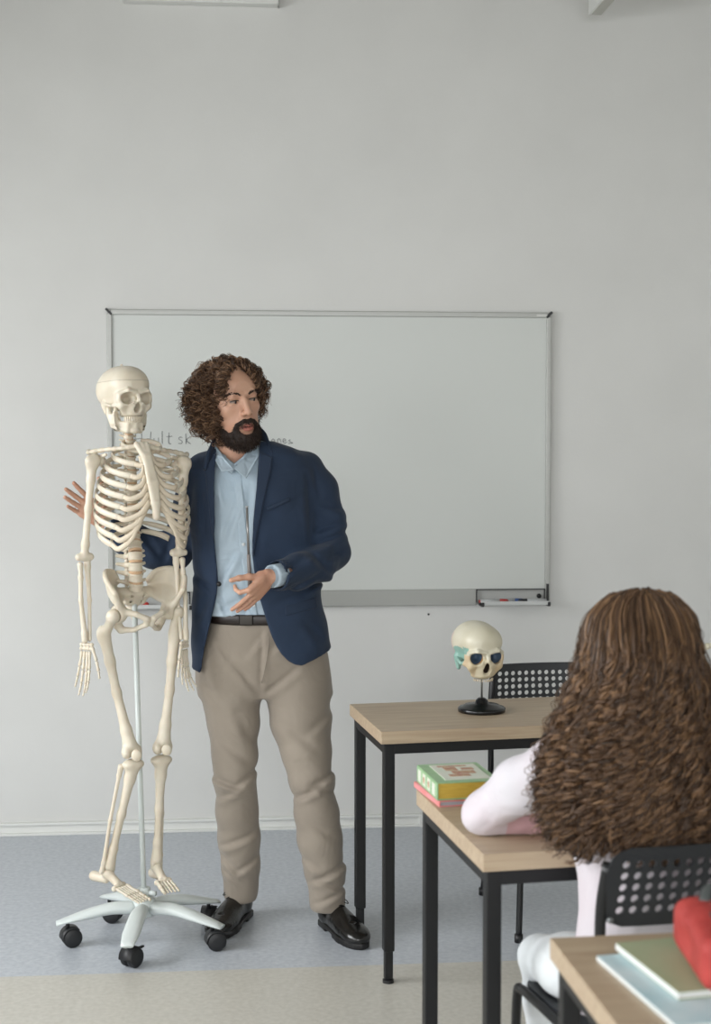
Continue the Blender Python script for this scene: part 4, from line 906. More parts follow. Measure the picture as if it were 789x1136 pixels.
def head_fields(s, nose=1.0, detail=True):
    """head in centimetres, facing -y, origin between the ears at eye height"""
    s.ell((0, 1.6, 3.9), (7.3, 9.0, 7.8)); s.ell((0, -2.2, -1.8), (6.5, 6.3, 8.6), 3.0); s.ell((0, -2.9, -6.6), (5.4, 5.0, 4.6), 2.5)
    s.ell((0, -6.1, -9.6), (2.6, 2.0, 1.8), 1.6); s.ell((0, -5.0, 4.2), (5.6, 3.4, 3.8), 2.5)
    for x in (-1, 1):
        s.ell((x * 4.3, -5.4, -1.3), (2.0, 1.9, 1.6), 1.6)                                   # cheek bones
        s.ell((x * 3.2, -9.0, 0.9), (2.0, 1.7, 1.15), 1.0, 's')                             # eye hollows
        s.chain([(x * 1.0, -8.1, 2.5), (x * 3.2, -7.9, 2.9), (x * 5.2, -6.2, 2.4)], [0.65, 0.7, 0.6], 0.9)
        s.ell((x * 3.2, -7.25, 1.56), (1.65, 1.05, 0.72), 0.25); s.ell((x * 3.2, -7.1, 0.06), (1.5, 0.95, 0.5), 0.3)   # lids
        s.ell((x * 7.2, 1.2, -0.4), (0.7, 1.7, 3.0), 0.4)                                   # ears
    s.chain([(0, -8.0, 2.0), (0, -8.9, 0.2), (0, -10.2, -2.5)], [0.75, 0.85, 1.05], 0.7)
    for x in (-1, 1): s.ell((x * 1.25, -8.9, -2.9), (0.85, 1.1, 0.75), 0.5)
    s.ell((0, -7.6, -5.0), (2.8, 1.4, 1.9), 1.0); s.ell((0, -8.2, -6.0), (2.1, 0.8, 0.55), 0.5); s.ell((0, -8.0, -7.4), (1.8, 0.9, 0.65), 0.5)
    s.ell((0, -8.9, -6.65), (1.7, 1.2, 0.33), 0.25, 's')
def strands(paths, hr, turns, tr, k=4, phase=None, ref=None, pw=1.0):
    """paths (S,N,3) -> tubes that coil around them; hr, tr arrays (S,N) or scalars"""
    P = np.asarray(paths, float); Sn, N, _ = P.shape
    T = np.gradient(P, axis=1); T /= np.linalg.norm(T, axis=2, keepdims=True) + 1e-9
    ref = RNG.normal(size=(Sn, 1, 3)) if ref is None else ref; A = np.cross(T, ref); A /= np.linalg.norm(A, axis=2, keepdims=True) + 1e-9; B = np.cross(T, A)
    ph = (RNG.uniform(0, 2 * pi, (Sn, 1)) if phase is None else phase) + 2 * pi * np.asarray(turns).reshape(-1, 1) * np.linspace(0, 1, N)[None] ** pw
    hr = np.broadcast_to(np.asarray(hr, float), (Sn, N)); tr = np.broadcast_to(np.asarray(tr, float), (Sn, N))
    C = P + hr[..., None] * (np.cos(ph)[..., None] * A + np.sin(ph)[..., None] * B)
    T = np.gradient(C, axis=1); T /= np.linalg.norm(T, axis=2, keepdims=True) + 1e-9
    A = np.cross(T, ref); A /= np.linalg.norm(A, axis=2, keepdims=True) + 1e-9; B = np.cross(T, A)
    a = np.linspace(0, 2 * pi, k, endpoint=False)
    Vv = C[:, :, None] + tr[:, :, None, None] * (np.cos(a)[None, None, :, None] * A[:, :, None] + np.sin(a)[None, None, :, None] * B[:, :, None])
    i = np.arange(Sn)[:, None, None] * N * k + np.arange(N - 1)[None, :, None] * k; q = np.arange(k)[None, None]; q2 = (q + 1) % k
    F = np.stack([i + q, i + q2, i + k + q2, i + k + q], -1).reshape(-1, 4)
    return Vv.reshape(-1, 3), F
def clumps(paths, per, spread, hr, turns, tr, k=4, pw=1.0):
    """locks: every path becomes `per` strands that share one coil"""
    n, N, _ = paths.shape; R = lambda a: np.repeat(a, per, axis=0)
    ref = RNG.normal(size=(n, 1, 3)); ph = RNG.uniform(0, 2 * pi, (n, 1)); off = RNG.normal(0, spread, (n * per, 1, 3)) * np.linspace(0.8, 1.0, N)[None, :, None]
    return strands(R(paths) + off, R(np.broadcast_to(hr, (n, N))) * RNG.uniform(0.8, 1.15, (n * per, 1)), R(np.asarray(turns)), RNG.uniform(0.8, 1.2, (n * per, 1)) * R(np.broadcast_to(tr, (n, N))), k, R(ph) + RNG.normal(0, 0.35, (n * per, 1)), R(ref), pw)
def merge(*vf):
    vs, fs, n = [], [], 0
    for v, f in vf: vs.append(v); fs.append(f + n); n += len(v)
    return np.vstack(vs), np.vstack(fs)
def folds(x, y, z, amp, f=40.0, ax=(1, 0.3, 1.2)):
    u = x * ax[0] + y * ax[1] + z * ax[2]
    return amp * (np.sin(f * u + 2.2 * np.sin(9 * z + 5 * x)) * 0.6 + np.sin(f * 1.7 * (z - 0.6 * x) + 3 * np.sin(7 * x + 4 * y)) * 0.4)
def hair_mat(name, c1, c2, c3, rough=0.45):
    m = bpy.data.materials.new(name); m.use_nodes = True; nt = m.node_tree; b = nt.nodes['Principled BSDF']
    g = nt.nodes.new('ShaderNodeNewGeometry'); r = nt.nodes.new('ShaderNodeValToRGB'); e = r.color_ramp.elements
    e[0].position = 0; e[0].color = rgb(c1); e[1].position = 1; e[1].color = rgb(c3); n = e.new(0.55); n.color = rgb(c2)
    nt.links.new(g.outputs['Random Per Island'], r.inputs[0]); nt.links.new(r.outputs[0], b.inputs['Base Color'])
    b.inputs['Roughness'].default_value = rough; b.inputs['Specular IOR Level'].default_value = 0.35; MATS[name] = m; return m
def fabric_mat(name, col, col2, wscale=900, rough=0.85, bump=0.25, sheen=0.2, nscale=6, fold=0.0, fscale=9):
    m = mat(name, col, rough, col2, nscale, sheen=sheen); nt = m.node_tree; b = nt.nodes['Principled BSDF']
    tc = nt.nodes.new('ShaderNodeTexCoord'); n = nt.nodes.new('ShaderNodeTexNoise'); n.inputs['Scale'].default_value = wscale
    n2 = nt.nodes.new('ShaderNodeTexNoise'); n2.inputs['Scale'].default_value = fscale; n2.inputs['Detail'].default_value = 2; n2.inputs['Distortion'].default_value = 1.2
    bp = nt.nodes.new('ShaderNodeBump'); bp.inputs['Strength'].default_value = bump; bp.inputs['Distance'].default_value = 0.001
    b2 = nt.nodes.new('ShaderNodeBump'); b2.inputs['Strength'].default_value = fold; b2.inputs['Distance'].default_value = 0.03
    nt.links.new(tc.outputs['Object'], n.inputs['Vector']); nt.links.new(tc.outputs['Object'], n2.inputs['Vector']); nt.links.new(n.outputs['Fac'], bp.inputs['Height'])
    nt.links.new(n2.outputs['Fac'], b2.inputs['Height']); nt.links.new(b2.outputs[0], bp.inputs['Normal']); nt.links.new(bp.outputs[0], b.inputs['Normal']); return m
M_skin = mat('skin', '#c39a82', 0.5, '#b98b74', 9, sss=0.12, bump=0.05, bscale=300)
# ------------------------------------------------------------------ the teacher
YM = 4.80
G = lambda x, y, Y=YM: at(x, y, Y)
man = root('person', tuple(V(G(290, 700)[0], YM, 0)), 'bearded person with curly brown hair in navy blazer, beige trousers, holding a pointer', 'person')
M_navy = fabric_mat('navy_wool', '#18283d', '#1d2f47', sheen=0.06, fold=0.25, fscale=7)
M_shirt = fabric_mat('pale_blue_shirt', '#a2b4c1', '#aebdc8', rough=0.7, sheen=0.1, fold=0.35, fscale=8)
M_khaki = fabric_mat('khaki_twill', '#8a8074', '#92887b', rough=0.8, fold=0.3, fscale=8)
M_leather = mat('black_leather', '#0e0d0c', 0.24, '#141210', 20, bump=0.12, bscale=70, spec=0.6)
M_belt = mat('brown_leather', '#221a17', 0.4)

def creases(s, segs, yfront):
    """dents with a raised lip along segments given as photo points (x, y, x2, y2, amplitude, width) on the side facing the room"""
    X, Y, Z = s.xyz((slice(None),) * 3); add = np.zeros(s.D.shape[::2] if False else (s.D.shape[0], 1, s.D.shape[2]), np.float32); x = X[:, :, :]; z = Z
    for (x0, y0, x1, y1, A, w) in segs:
        a = G(x0, y0, FY0); b = G(x1, y1, FY0); e = V(b[0] - a[0], b[2] - a[2]); L2 = e @ e; nrm = V(-e[1], e[0]) / math.sqrt(L2); nrm = nrm if nrm[1] < 0 else -nrm
        for sg, o, ww in ((1.0, 0.0, w), (-0.7, 1.7 * w, w * 1.2)):
            ax, az = a[0] + nrm[0] * o, a[2] + nrm[1] * o
            t = np.clip(((x - ax) * e[0] + (z - az) * e[1]) / L2, 0, 1); d2 = (x - ax - t * e[0]) ** 2 + (z - az - t * e[1]) ** 2
            add = add + sg * A * np.sin(pi * np.clip(t * 0.9 + 0.05, 0, 1)) ** 0.5 * np.exp(-d2 / (ww * ww))
    s.D += (add * np.clip((yfront - Y) / 0.05 + 0.5, 0, 1)).astype(np.float32)
FY0 = 4.70
# --- trousers
LEG_R = [(252, 735, 4.82, 0.098), (257, 775, 4.80, 0.092), (259, 800, 4.79, 0.084), (260.5, 835, 4.77, 0.073), (260.5, 866, 4.76, 0.068), (263, 900, 4.79, 0.068), (265.5, 930, 4.81, 0.0685), (267, 960, 4.82, 0.062), (267.5, 990, 4.83, 0.056)]
LEG_L = [(329, 735, 4.82, 0.100), (331, 775, 4.79, 0.099), (334, 800, 4.77, 0.098), (340, 835, 4.74, 0.080), (346, 866, 4.71, 0.069), (351, 900, 4.71, 0.070), (355, 930, 4.71, 0.0715), (360, 965, 4.71, 0.064), (363.5, 1000, 4.705, 0.058)]
def legs_field(s, grow=0.0):
    for L in (LEG_R, LEG_L):
        s.chain([G(*p[:3]) for p in L], [p[3] + grow for p in L], 0.015)
    rows = []
    for y, l, r, b in ((680, 231, 354, 0.124), (700, 228, 357, 0.127), (730, 222, 361, 0.128), (755, 219, 366, 0.115), (772, 221, 368, 0.09)):
        a, c = G(l, y), G(r, y); rows.append((a[2], (a[0] + c[0]) / 2, 4.82, (c[0] - a[0]) / 2 + grow, b + grow))
    s.loft(rows, 0.03, e=2.3)
lo_t = np.minimum(G(205, 1030, 4.7), G(205, 1030, 5.0)); 
def trousers():
    s = SDF((G(210, 900)[0], 4.57, 0.055), (G(395, 900)[0], 4.99, G(300, 676)[2]), 0.0055)
    legs_field(s)
    zk1, zk2 = G(260, 868)[2], G(348, 875)[2]; zh = G(265, 985)[2]
    creases(s, [(291, 700, 289, 770, 0.006, 0.008), (236, 864, 268, 874, 0.010, 0.009), (286, 856, 262, 872, 0.008, 0.009), (240, 890, 262, 876, 0.006, 0.010), (242, 946, 284, 928, 0.009, 0.010), (246, 955, 272, 984, 0.009, 0.010), (287, 958, 262, 974, 0.008, 0.009), (249, 972, 268, 990, 0.008, 0.008),
        (326, 884, 356, 868, 0.010, 0.009), (371, 855, 344, 868, 0.010, 0.009), (372, 880, 352, 870, 0.007, 0.009), (338, 905, 376, 930, 0.005, 0.012), (344, 975, 383, 956, 0.010, 0.010), (383, 985, 352, 972, 0.009, 0.009), (348, 1000, 380, 984, 0.008, 0.008), (336, 950, 360, 962, 0.006, 0.010),
        (262, 738, 287, 770, 0.007, 0.010), (292, 772, 330, 742, 0.007, 0.010), (240, 712, 262, 740, 0.005, 0.012), (292, 700, 272, 728, 0.005, 0.010), (300, 722, 318, 700, 0.005, 0.010), (226, 760, 250, 790, 0.006, 0.014), (262, 790, 284, 830, 0.004, 0.014), (310, 800, 352, 830, 0.005, 0.014), (368, 790, 340, 812, 0.006, 0.012), (242, 820, 280, 850, 0.005, 0.012)], 4.80)
    def w(x, y, z):
        m = 0.35 + np.exp(-((z - zk1) / 0.09) ** 2) + 1.0 * np.exp(-((z - zh) / 0.10) ** 2)
        return folds(x, y, z, 0.0022, 34) * m
    s.warp(w)
    s.D = np.maximum(s.D, (s.ax[2] - G(300, 688, 4.82)[2])[None, None, :])
    s.D = np.maximum(s.D, (0.068 - s.ax[2])[None, None, :])
    return sdf_part(s, 'trousers', M_khaki, man, 2)
tr_o = trousers()
# fly and pocket seams as thin welts, belt loops
for pts in ([(297, 696, 4.694), (298, 715, 4.690), (294, 742, 4.690), (290, 758, 4.70)],):
    MB().tube(spline([G(*p) for p in pts], 14), 0.0016, 6).build('seam', M_khaki, tr_o, smooth=True)
# --- belt
zb0, zb1 = G(290, 692, 4.70)[2], G(290, 683, 4.70)[2]
a_, c_ = G(229, 690), G(356, 690)
bp = [V((a_[0] + c_[0]) / 2 + (c_[0] - a_[0]) / 2 * 1.0 * np.sign(math.cos(t)) * abs(math.cos(t)) ** (2 / 2.3), 4.82 + 0.130 * np.sign(math.sin(t)) * abs(math.sin(t)) ** (2 / 2.3), (zb0 + zb1) / 2) for t in np.linspace(0, 2 * pi, 60)]
belt = MB().tube(bp, 0.003, 8, ry=0.0165, up=(0, 0, 1)).build('belt', M_belt, man, smooth=True)
bk = G(273, 688, 4.69)
MB().box((bk[0] - 0.022, 4.682, bk[2] - 0.017), (bk[0] + 0.022, 4.691, bk[2] + 0.017)).build('buckle', mat('dark_buckle', '#3d3a37', 0.3, metal=0.8), belt, bevel=0.004)
# --- torso: jacket outer field, shirt inside
TORSO = [(490, 252, 304, 0.062), (497, 236, 326, 0.080), (505, 225, 340, 0.098), (520, 216, 347, 0.115), (545, 212, 350, 0.128), (580, 211, 352, 0.132), (620, 213, 353, 0.130), (655, 214, 356, 0.128), (690, 213, 362, 0.132), (720, 212, 367, 0.138), (752, 212, 371, 0.142)]
def torso_rows(shrink=0.0):
    rows = []
    for y, l, r, b in TORSO:
        a, c = G(l, y), G(r, y); rows.append((a[2], (a[0] + c[0]) / 2, YM + 0.01, (c[0] - a[0]) / 2 - shrink, b - shrink))
    return rows
ARM_L = [(338, 523, 4.83, 0.066), (352, 545, 4.83, 0.066), (362, 580, 4.82, 0.062), (367, 612, 4.80, 0.060), (352, 627, 4.72, 0.057), (330, 634, 4.65, 0.054), (309, 638, 4.59, 0.049)]
ARM_R = [(226, 525, 4.83, 0.066), (216, 555, 4.86, 0.064), (207, 590, 4.90, 0.060), (193, 612, 4.92, 0.060), (171, 610, 4.91, 0.058), (146, 599, 4.90, 0.055), (121, 586, 4.89, 0.049)]
def jacket_field(s, grow=0.0):
    s.loft([(r[0], r[1], r[2], r[3] + grow, r[4] + grow) for r in torso_rows()], 0.0, e=2.5)
    for A in (ARM_L, ARM_R): s.chain([G(*p[:3]) for p in A], [p[3] + grow for p in A], 0.022)
FY = 4.67
XL = [(480, 243), (500, 240), (520, 237.5), (560, 236.5), (600, 238), (645, 242), (665, 240), (690, 234), (720, 227), (760, 221)]
XR = [(480, 289), (500, 288), (540, 285), (580, 281), (615, 280), (640, 283), (660, 287), (690, 296), (706, 301.5), (718, 307), (727, 313), (734, 320), (738, 327), (741, 338), (760, 345)]
def edge(tab, z):
    zz = np.array([G(x, y, FY)[2] for y, x in tab]); xx = np.array([G(x, y, FY)[0] for y, x in tab]); o = np.argsort(zz); return np.interp(z, zz[o], xx[o])
def crop_bottom(x, z):                 # jacket hem height as a function of x
    xs = [G(x_, y_, FY)[0] for x_, y_ in ((205, 748), (228, 750), (300, 744), (335, 740), (352, 733), (375, 723))]; zs = [G(x_, y_, FY)[2] for x_, y_ in ((205, 748), (228, 750), (300, 744), (335, 740), (352, 733), (375, 723))]
    return np.interp(x, xs, zs)
def jacket():
    s = SDF((G(100, 560, 4.9)[0], 4.50, G(300, 756)[2]), (G(396, 600)[0], 5.02, G(280, 484)[2]), 0.0055)
    jacket_field(s)
    # creases at the elbows and across the body
    creases(s, [(348, 607, 386, 592, 0.010, 0.010), (352, 590, 386, 580, 0.008, 0.009), (344, 612, 372, 640, 0.009, 0.010), (356, 560, 382, 566, 0.006, 0.009), (326, 628, 348, 612, 0.004, 0.009), (320, 650, 352, 636, 0.008, 0.009), (360, 620, 384, 612, 0.008, 0.009), (338, 655, 364, 645, 0.008, 0.008),
        (300, 645, 340, 612, 0.007, 0.010), (304, 670, 345, 655, 0.005, 0.011), (342, 530, 345, 600, 0.005, 0.010), (349, 520, 356, 550, 0.005, 0.009), (224, 545, 230, 620, 0.005, 0.010), (216, 640, 236, 655, 0.006, 0.010), (219, 690, 232, 660, 0.005, 0.010), (128, 585, 150, 606, 0.008, 0.009), (152, 590, 176, 622, 0.010, 0.010), (178, 630, 192, 592, 0.010, 0.010), (340, 690, 360, 715, 0.004, 0.014)], 4.86)
    s.warp(lambda x, y, z: folds(x, y, z, 0.0026, 26))
    X, Y, Z = s.xyz((slice(None),) * 3); D = s.D
    inner = D + 0.013
    body = np.abs(X - G(282, 600)[0]) < 0.24
    # hollow below the chest, opening down the front, hem, cuffs
    zz = Z + 0 * X
    torso_in = SDF(s.lo, s.lo + (s.n - 2) * s.h, s.h); torso_in.loft([(r[0] if i else r[0] - 0.1, *r[1:]) for i, r in enumerate(sorted(torso_rows(0.024)))], e=2.5)
    nn = tuple(min(a, b) for a, b in zip(D.shape, torso_in.D.shape)); D = D[:nn[0], :nn[1], :nn[2]]; Ti = torso_in.D[:nn[0], :nn[1], :nn[2]]
    s.D = D; s.n = np.array(nn); s.ax = [a[:k] for a, k in zip(s.ax, nn)]; X, Y, Z = s.xyz((slice(None),) * 3)
    D = np.maximum(D, -Ti)
    op = np.maximum(np.maximum(edge(XL, Z) - X, X - edge(XR, Z)), Y - (YM - 0.02)); op = np.where(X > G(388, 600)[0], 1, op)
    # keep the forearm that crosses in front of the opening
    arm = SDF(s.lo, s.lo + (s.n - 2) * s.h, s.h); arm.chain([G(*p[:3]) for p in ARM_L[3:]], [p[3] for p in ARM_L[3:]], 0.02)
    Aw = arm.D[:nn[0], :nn[1], :nn[2]]
    D = np.minimum(np.maximum(D, -op), np.maximum(s.D, Aw - 0.006))
    D = np.maximum(D, crop_bottom(X, Z) - Z)
    s.D = D.astype(np.float32)
    for A in (ARM_L, ARM_R):           # sleeve ends: cut plane and hollow
        e = G(*A[-1][:3]); d = e - G(*A[-2][:3]); d /= np.linalg.norm(d); r = A[-1][3]
        cut = (X - e[0]) * d[0] + (Y - e[1]) * d[1] + (Z - e[2]) * d[2] - 0.012
        near = np.sqrt((X - e[0]) ** 2 + (Y - e[1]) ** 2 + (Z - e[2]) ** 2) - 0.09
        s.D = np.maximum(s.D, np.where(near < 0, cut, -1)).astype(np.float32)
        s.cap(e + d * 0.03, e - d * 0.022, r - 0.007, r - 0.007, 0.0, 's')
    return sdf_part(s, 'jacket', M_navy, man, 1)
jk = jacket()
def overlay(name, poly, m, parent, field, lo, hi, th=0.006, h=0.003, depth=0.006, ymax=YM - 0.03, rnd=0.0):
    """a thin piece lying on a garment: polygon given in the photo, real thickness on the garment surface"""
    pw = [(G(x, y, FY)[0], G(x, y, FY)[2]) for x, y in poly]
    xs = [p[0] for p in pw]; zs = [p[1] for p in pw]
    s = SDF((min(xs) - 0.012, lo, min(zs) - 0.012), (max(xs) + 0.012, hi, max(zs) + 0.012), h); field(s)
    X, Y, Z = s.xyz((slice(None),) * 3); d = s.D
    P = poly_sdf(X[:, :, :] + 0 * Z, Z + 0 * X, pw)
    s.D = np.maximum(np.maximum(np.maximum(d - th, -(d + depth)), P), Y - ymax).astype(np.float32)
    return sdf_part(s, name, m, parent, 1)
body_only = lambda s: s.loft(torso_rows(), 0.0, e=2.5)
M_navy2 = fabric_mat('navy_facing', '#172539', '#1b2c42', sheen=0.06)
overlay('lapel', [(288, 500), (303, 508), (299, 530), (293, 556), (286, 590), (281, 618), (280, 600), (283, 560), (286, 530)], M_navy2, jk, body_only, 4.62, 4.82, th=0.009, depth=0.010)
overlay('lapel', [(240, 502), (226, 521), (228, 530), (230, 550), (234, 585), (237, 605), (238.5, 580), (237.5, 540), (238.5, 520)], M_navy2, jk, body_only, 4.62, 4.82, th=0.009, depth=0.010)
overlay('chest_pocket', [(296, 563), (322, 552), (323, 556), (297, 567.5)], M_navy2, jk, body_only, 4.62, 4.82, th=0.006)
overlay('hip_pocket', [(316, 672), (352, 664), (354, 676), (317, 684)], M_navy2, jk, body_only, 4.62, 4.82, th=0.005)
# jacket collar: a band around the back of the neck down to the lapels
cpts = [(303, 509, 4.715), (298, 497, 4.745), (293, 486, 4.79), (284, 480, 4.85), (268, 478, 4.885), (250, 481, 4.87), (240, 489, 4.82), (234, 501, 4.75), (227, 521, 4.71)]
cp = spline([G(*p) for p in cpts], 40)
MB().tube(cp, 0.0065, 10, ry=np.interp(np.arange(40), [0, 5, 14, 26, 35, 39], [0.006, 0.016, 0.024, 0.024, 0.016, 0.006]), up=(0, 0.25, 1)).build('collar', M_navy2, jk, smooth=True)
bt = G(243, 648, 4.675); MB().tube([bt + V(0, 0.004, 0), bt - V(0, 0.005, 0)], [0.008, 0.007], 12).build('button', M_black, jk, smooth=True)
for k in range(3):
    p = G(322 + 5 * k, 647 - 1.5 * k, 4.585 + 0.012 * k); MB().tube([p + V(0, 0.004, 0), p - V(0, 0.006, 0)], 0.006, 10).build('cuff_button', M_black, jk, smooth=True)
# --- shirt
def shirt_field(s, grow=0.0):
    s.loft([(r[0], r[1], r[2], r[3] + grow, r[4] + grow) for r in torso_rows(0.019)], 0.0, e=2.4)
def shirt():
    s = SDF((G(205, 700)[0], 4.60, G(290, 685.5, 4.69)[2]), (G(376, 700)[0], 5.0, G(280, 484)[2]), 0.005)
    shirt_field(s)
    creases(s, [(243, 645, 262, 610, 0.008, 0.010), (243, 680, 275, 660, 0.008, 0.010), (262, 560, 248, 600, 0.006, 0.010), (285, 684, 258, 640, 0.006, 0.010), (242, 662, 254, 686, 0.007, 0.009), (246, 530, 252, 560, 0.006, 0.010), (278, 540, 274, 590, 0.005, 0.010), (286, 660, 270, 684, 0.006, 0.009)], 4.80)
    s.warp(lambda x, y, z: folds(x, y, z, 0.0022, 30))
    n0 = G(262, 505, 4.79); s.cap(n0 + V(0, 0, 0.06), n0 - V(0, 0.02, 0.025), 0.052, 0.038, 0.01, 's')
    for nm, A in (('L', ARM_L), ('R', ARM_R)):   # cuffs show beyond the sleeves
        e = G(*A[-1][:3]); d = e - G(*A[-2][:3]); d /= np.linalg.norm(d)
    return sdf_part(s, 'shirt', M_shirt, man, 1)
sh = shirt()
for A, ext, r in ((ARM_L, 0.030, 0.036), (ARM_R, 0.016, 0.037)):
    e = G(*A[-1][:3]); d = e - G(*A[-2][:3]); d /= np.linalg.norm(d)
    MB().tube([e - d * 0.015, e + d * ext * 0.6, e + d * ext, e + d * ext, e + d * ext * 0.4], [r, r, r, r - 0.005, r - 0.006], 24, cap=False).build('cuff', M_shirt, sh, smooth=True)
overlay('placket', [(259, 522), (268, 524), (272, 570), (276, 610), (282, 650), (287, 690), (280, 690), (273, 650), (266, 610), (263, 570)], M_shirt, sh, lambda s: shirt_field(s), 4.62, 4.80, th=0.0035, depth=0.004)
for x, y in ((264.5, 540), (266.5, 569.5), (270.5, 604.5), (282, 672.5)):
    p = G(x, y, FY); s0 = SDF(p - 0.09, p + 0.09, 0.006); shirt_field(s0)
    ix = int(round((p[0] - s0.lo[0]) / s0.h)); iz = int(round((p[2] - s0.lo[2]) / s0.h)); col = s0.D[ix, :, iz]; j = int(np.argmax(col < 0)); yb = s0.ax[1][j] if (col < 0).any() else FY
    MB().tube([(p[0], yb + 0.002, p[2]), (p[0], yb - 0.0075, p[2])], [0.0062, 0.0056], 12).build('button', mat('pearl_button', '#d5dadb', 0.3), sh, smooth=True)
# collar: stand around the neck and two pointed wings
ring = [(262, 520, 4.705), (274, 510, 4.73), (284, 498, 4.77), (284, 488, 4.84), (262, 484, 4.87), (241, 489, 4.84), (238, 499, 4.78), (248, 512, 4.73), (260, 521, 4.705)]
rp = spline([G(*p) for p in ring], 44)
MB().tube(rp, 0.003, 8, ry=0.017, up=(0, 0.2, 1)).build('collar_stand', M_shirt, sh, smooth=True)
def plate3(name, pts, th, m, parent, mid=None):
    P = np.array(pts); n = np.cross(P[1] - P[0], P[2] - P[0]); n /= np.linalg.norm(n); k = len(P)
    v = np.vstack([P + n * th / 2, P - n * th / 2]); f = [tuple(range(k)), tuple(range(2 * k - 1, k - 1, -1))] + [(i, k + i, k + (i + 1) % k, (i + 1) % k) for i in range(k)]
    o = mk(name, v, f, m, parent, smooth=False); b = o.modifiers.new('bevel', 'BEVEL'); b.width = 0.001; b.segments = 2; return o
plate3('collar_wing', [G(234, 496, 4.79), G(235.5, 505, 4.745), G(246, 523, 4.662), G(259, 521, 4.668), G(247, 507, 4.712), G(240, 494, 4.80)], 0.004, M_shirt, sh)
plate3('collar_wing', [G(287, 490, 4.79), G(288, 505, 4.73), G(273, 531, 4.655), G(260, 520, 4.668), G(270, 510, 4.705), G(283, 491, 4.80)], 0.004, M_shirt, sh)
# --- body: head and neck, hands, trunk and limbs as one mesh
HC = G(257.5, 447, 4.755); HS = V(1.03, 1.03, 1.13) * 0.0101
RH = rotm(0, math.radians(-9), 0) @ rotm(0, 0, math.radians(26)) @ rotm(math.radians(5), 0, 0)
def to_h(v): return (np.asarray(v) * HS) @ RH.T + HC
hs = SDF((-9, -13, -22), (9, 12, 13), 0.23); head_fields(hs)
hs.chain([(0, 1.5, -6), (0.5, 3.0, -14), (0.5, 4.0, -21)], [5.3, 5.4, 6.2], 1.5)
hv, hf = hs.mesh(); hv = relax(hv, hf, 1, 0.4)
Wl = G(*ARM_L[-1][:3]); Wr = G(*ARM_R[-1][:3])
s2 = SDF(Wl - V(0.17, 0.14, 0.14), Wl + V(0.08, 0.14, 0.1), 0.003)
dl = V(-0.68, -0.25, -0.70)
s2.cap(G(*ARM_L[-2][:3]), Wl + (G(302, 639, 4.58) - Wl) * 0.8, 0.032, 0.026, 0.01)
hand_sdf(s2, G(300, 639, 4.578), dl, V(-0.50, 0.72, 0.42), V(-0.35, -0.75, 0.56), [(0.65, 0.95, 0.5), (0.10, 0.12, 0.1), (0.08, 0.1, 0.1), (0.06, 0.12, 0.1)], 0.93, spread=(0.16, 0.0, -0.02, -0.05), thumb=(0.62, 0.62, 0.35), tcurl=0.2)
s3 = SDF(Wr - V(0.20, 0.12, 0.10), Wr + V(0.10, 0.12, 0.20), 0.003)
dr = G(76, 549, 4.86) - G(117, 576, 4.885)
s3.cap(G(*ARM_R[-2][:3]), G(117, 581, 4.885), 0.032, 0.026, 0.01)
hand_sdf(s3, G(117, 577, 4.885), dr, V(0.1, -1, 0.1), V(0.3, 0, 1), [(0.10, 0.1, 0.1), (0.16, 0.18, 0.1), (0.18, 0.2, 0.15), (0.2, 0.25, 0.2)], 0.98, spread=(0.20, 0.03, -0.02, -0.06), thumb=(0.5, 0.85, 0.2))
s4 = SDF((G(110, 600)[0], 4.5, 0.06), (G(395, 600)[0], 5.05, G(262, 500)[2]), 0.012)
s4.loft([(r[0], r[1], r[2], r[3], r[4]) for r in torso_rows(0.045) if r[0] > G(290, 700)[2]], 0.0); legs_field(s4, -0.032)
for A in (ARM_L, ARM_R): s4.chain([G(*p[:3]) for p in A], [p[3] - 0.026 for p in A], 0.02)
bv, bf = merge((to_h(hv), hf), (lambda m_: (relax(*m_, 1), m_[1]))(s2.mesh()), (lambda m_: (relax(*m_, 1), m_[1]))(s3.mesh()), s4.mesh())
body = mk('body', bv, bf, M_skin, man)
# face details
for x in (-1, 1):
    eb = SDF((x * 3.2 - 2, -9.2, -1), (x * 3.2 + 2, -5, 3), 0.16); eb.ell((x * 3.2, -7.0, 0.75), (1.25, 1.05, 1.1)); v, f = eb.mesh(); eye = mk('eye', to_h(v), f, mat('sclera', '#9c8b80', 0.25), body)
    th_ = np.linspace(0, 2 * pi, 17)[:-1]; ic = V(x * 3.2 + 0.35, -8.02, 0.55); iv = [ic + V(0.5 * math.cos(t), 0.12 * abs(math.cos(t)), 0.5 * math.sin(t)) for t in th_] + [ic - V(0, 0.06, 0)]
    mk('iris', to_h(iv), [(i, (i + 1) % 16, 16) for i in range(16)], mat('iris', '#1c1410', 0.15), eye)
    lash = [(x * 3.2 + u, -8.28 + 0.13 * u * u, 0.92 - 0.16 * (u / 1.4) ** 2) for u in np.linspace(-1.5, 1.5, 11)]
    mk('eyelashes', *(lambda vf: (to_h(vf[0]), vf[1]))(sweep(lash, 0.13, 6)), mat('lash', '#1d1613', 0.6), body)
    fold_ = [(x * 3.2 + u, -8.25 + 0.16 * u * u, 1.95 - 0.18 * (u / 1.4) ** 2) for u in np.linspace(-1.4, 1.4, 9)]
M_brow = mat('brow_hair', '#2d2019', 0.7)
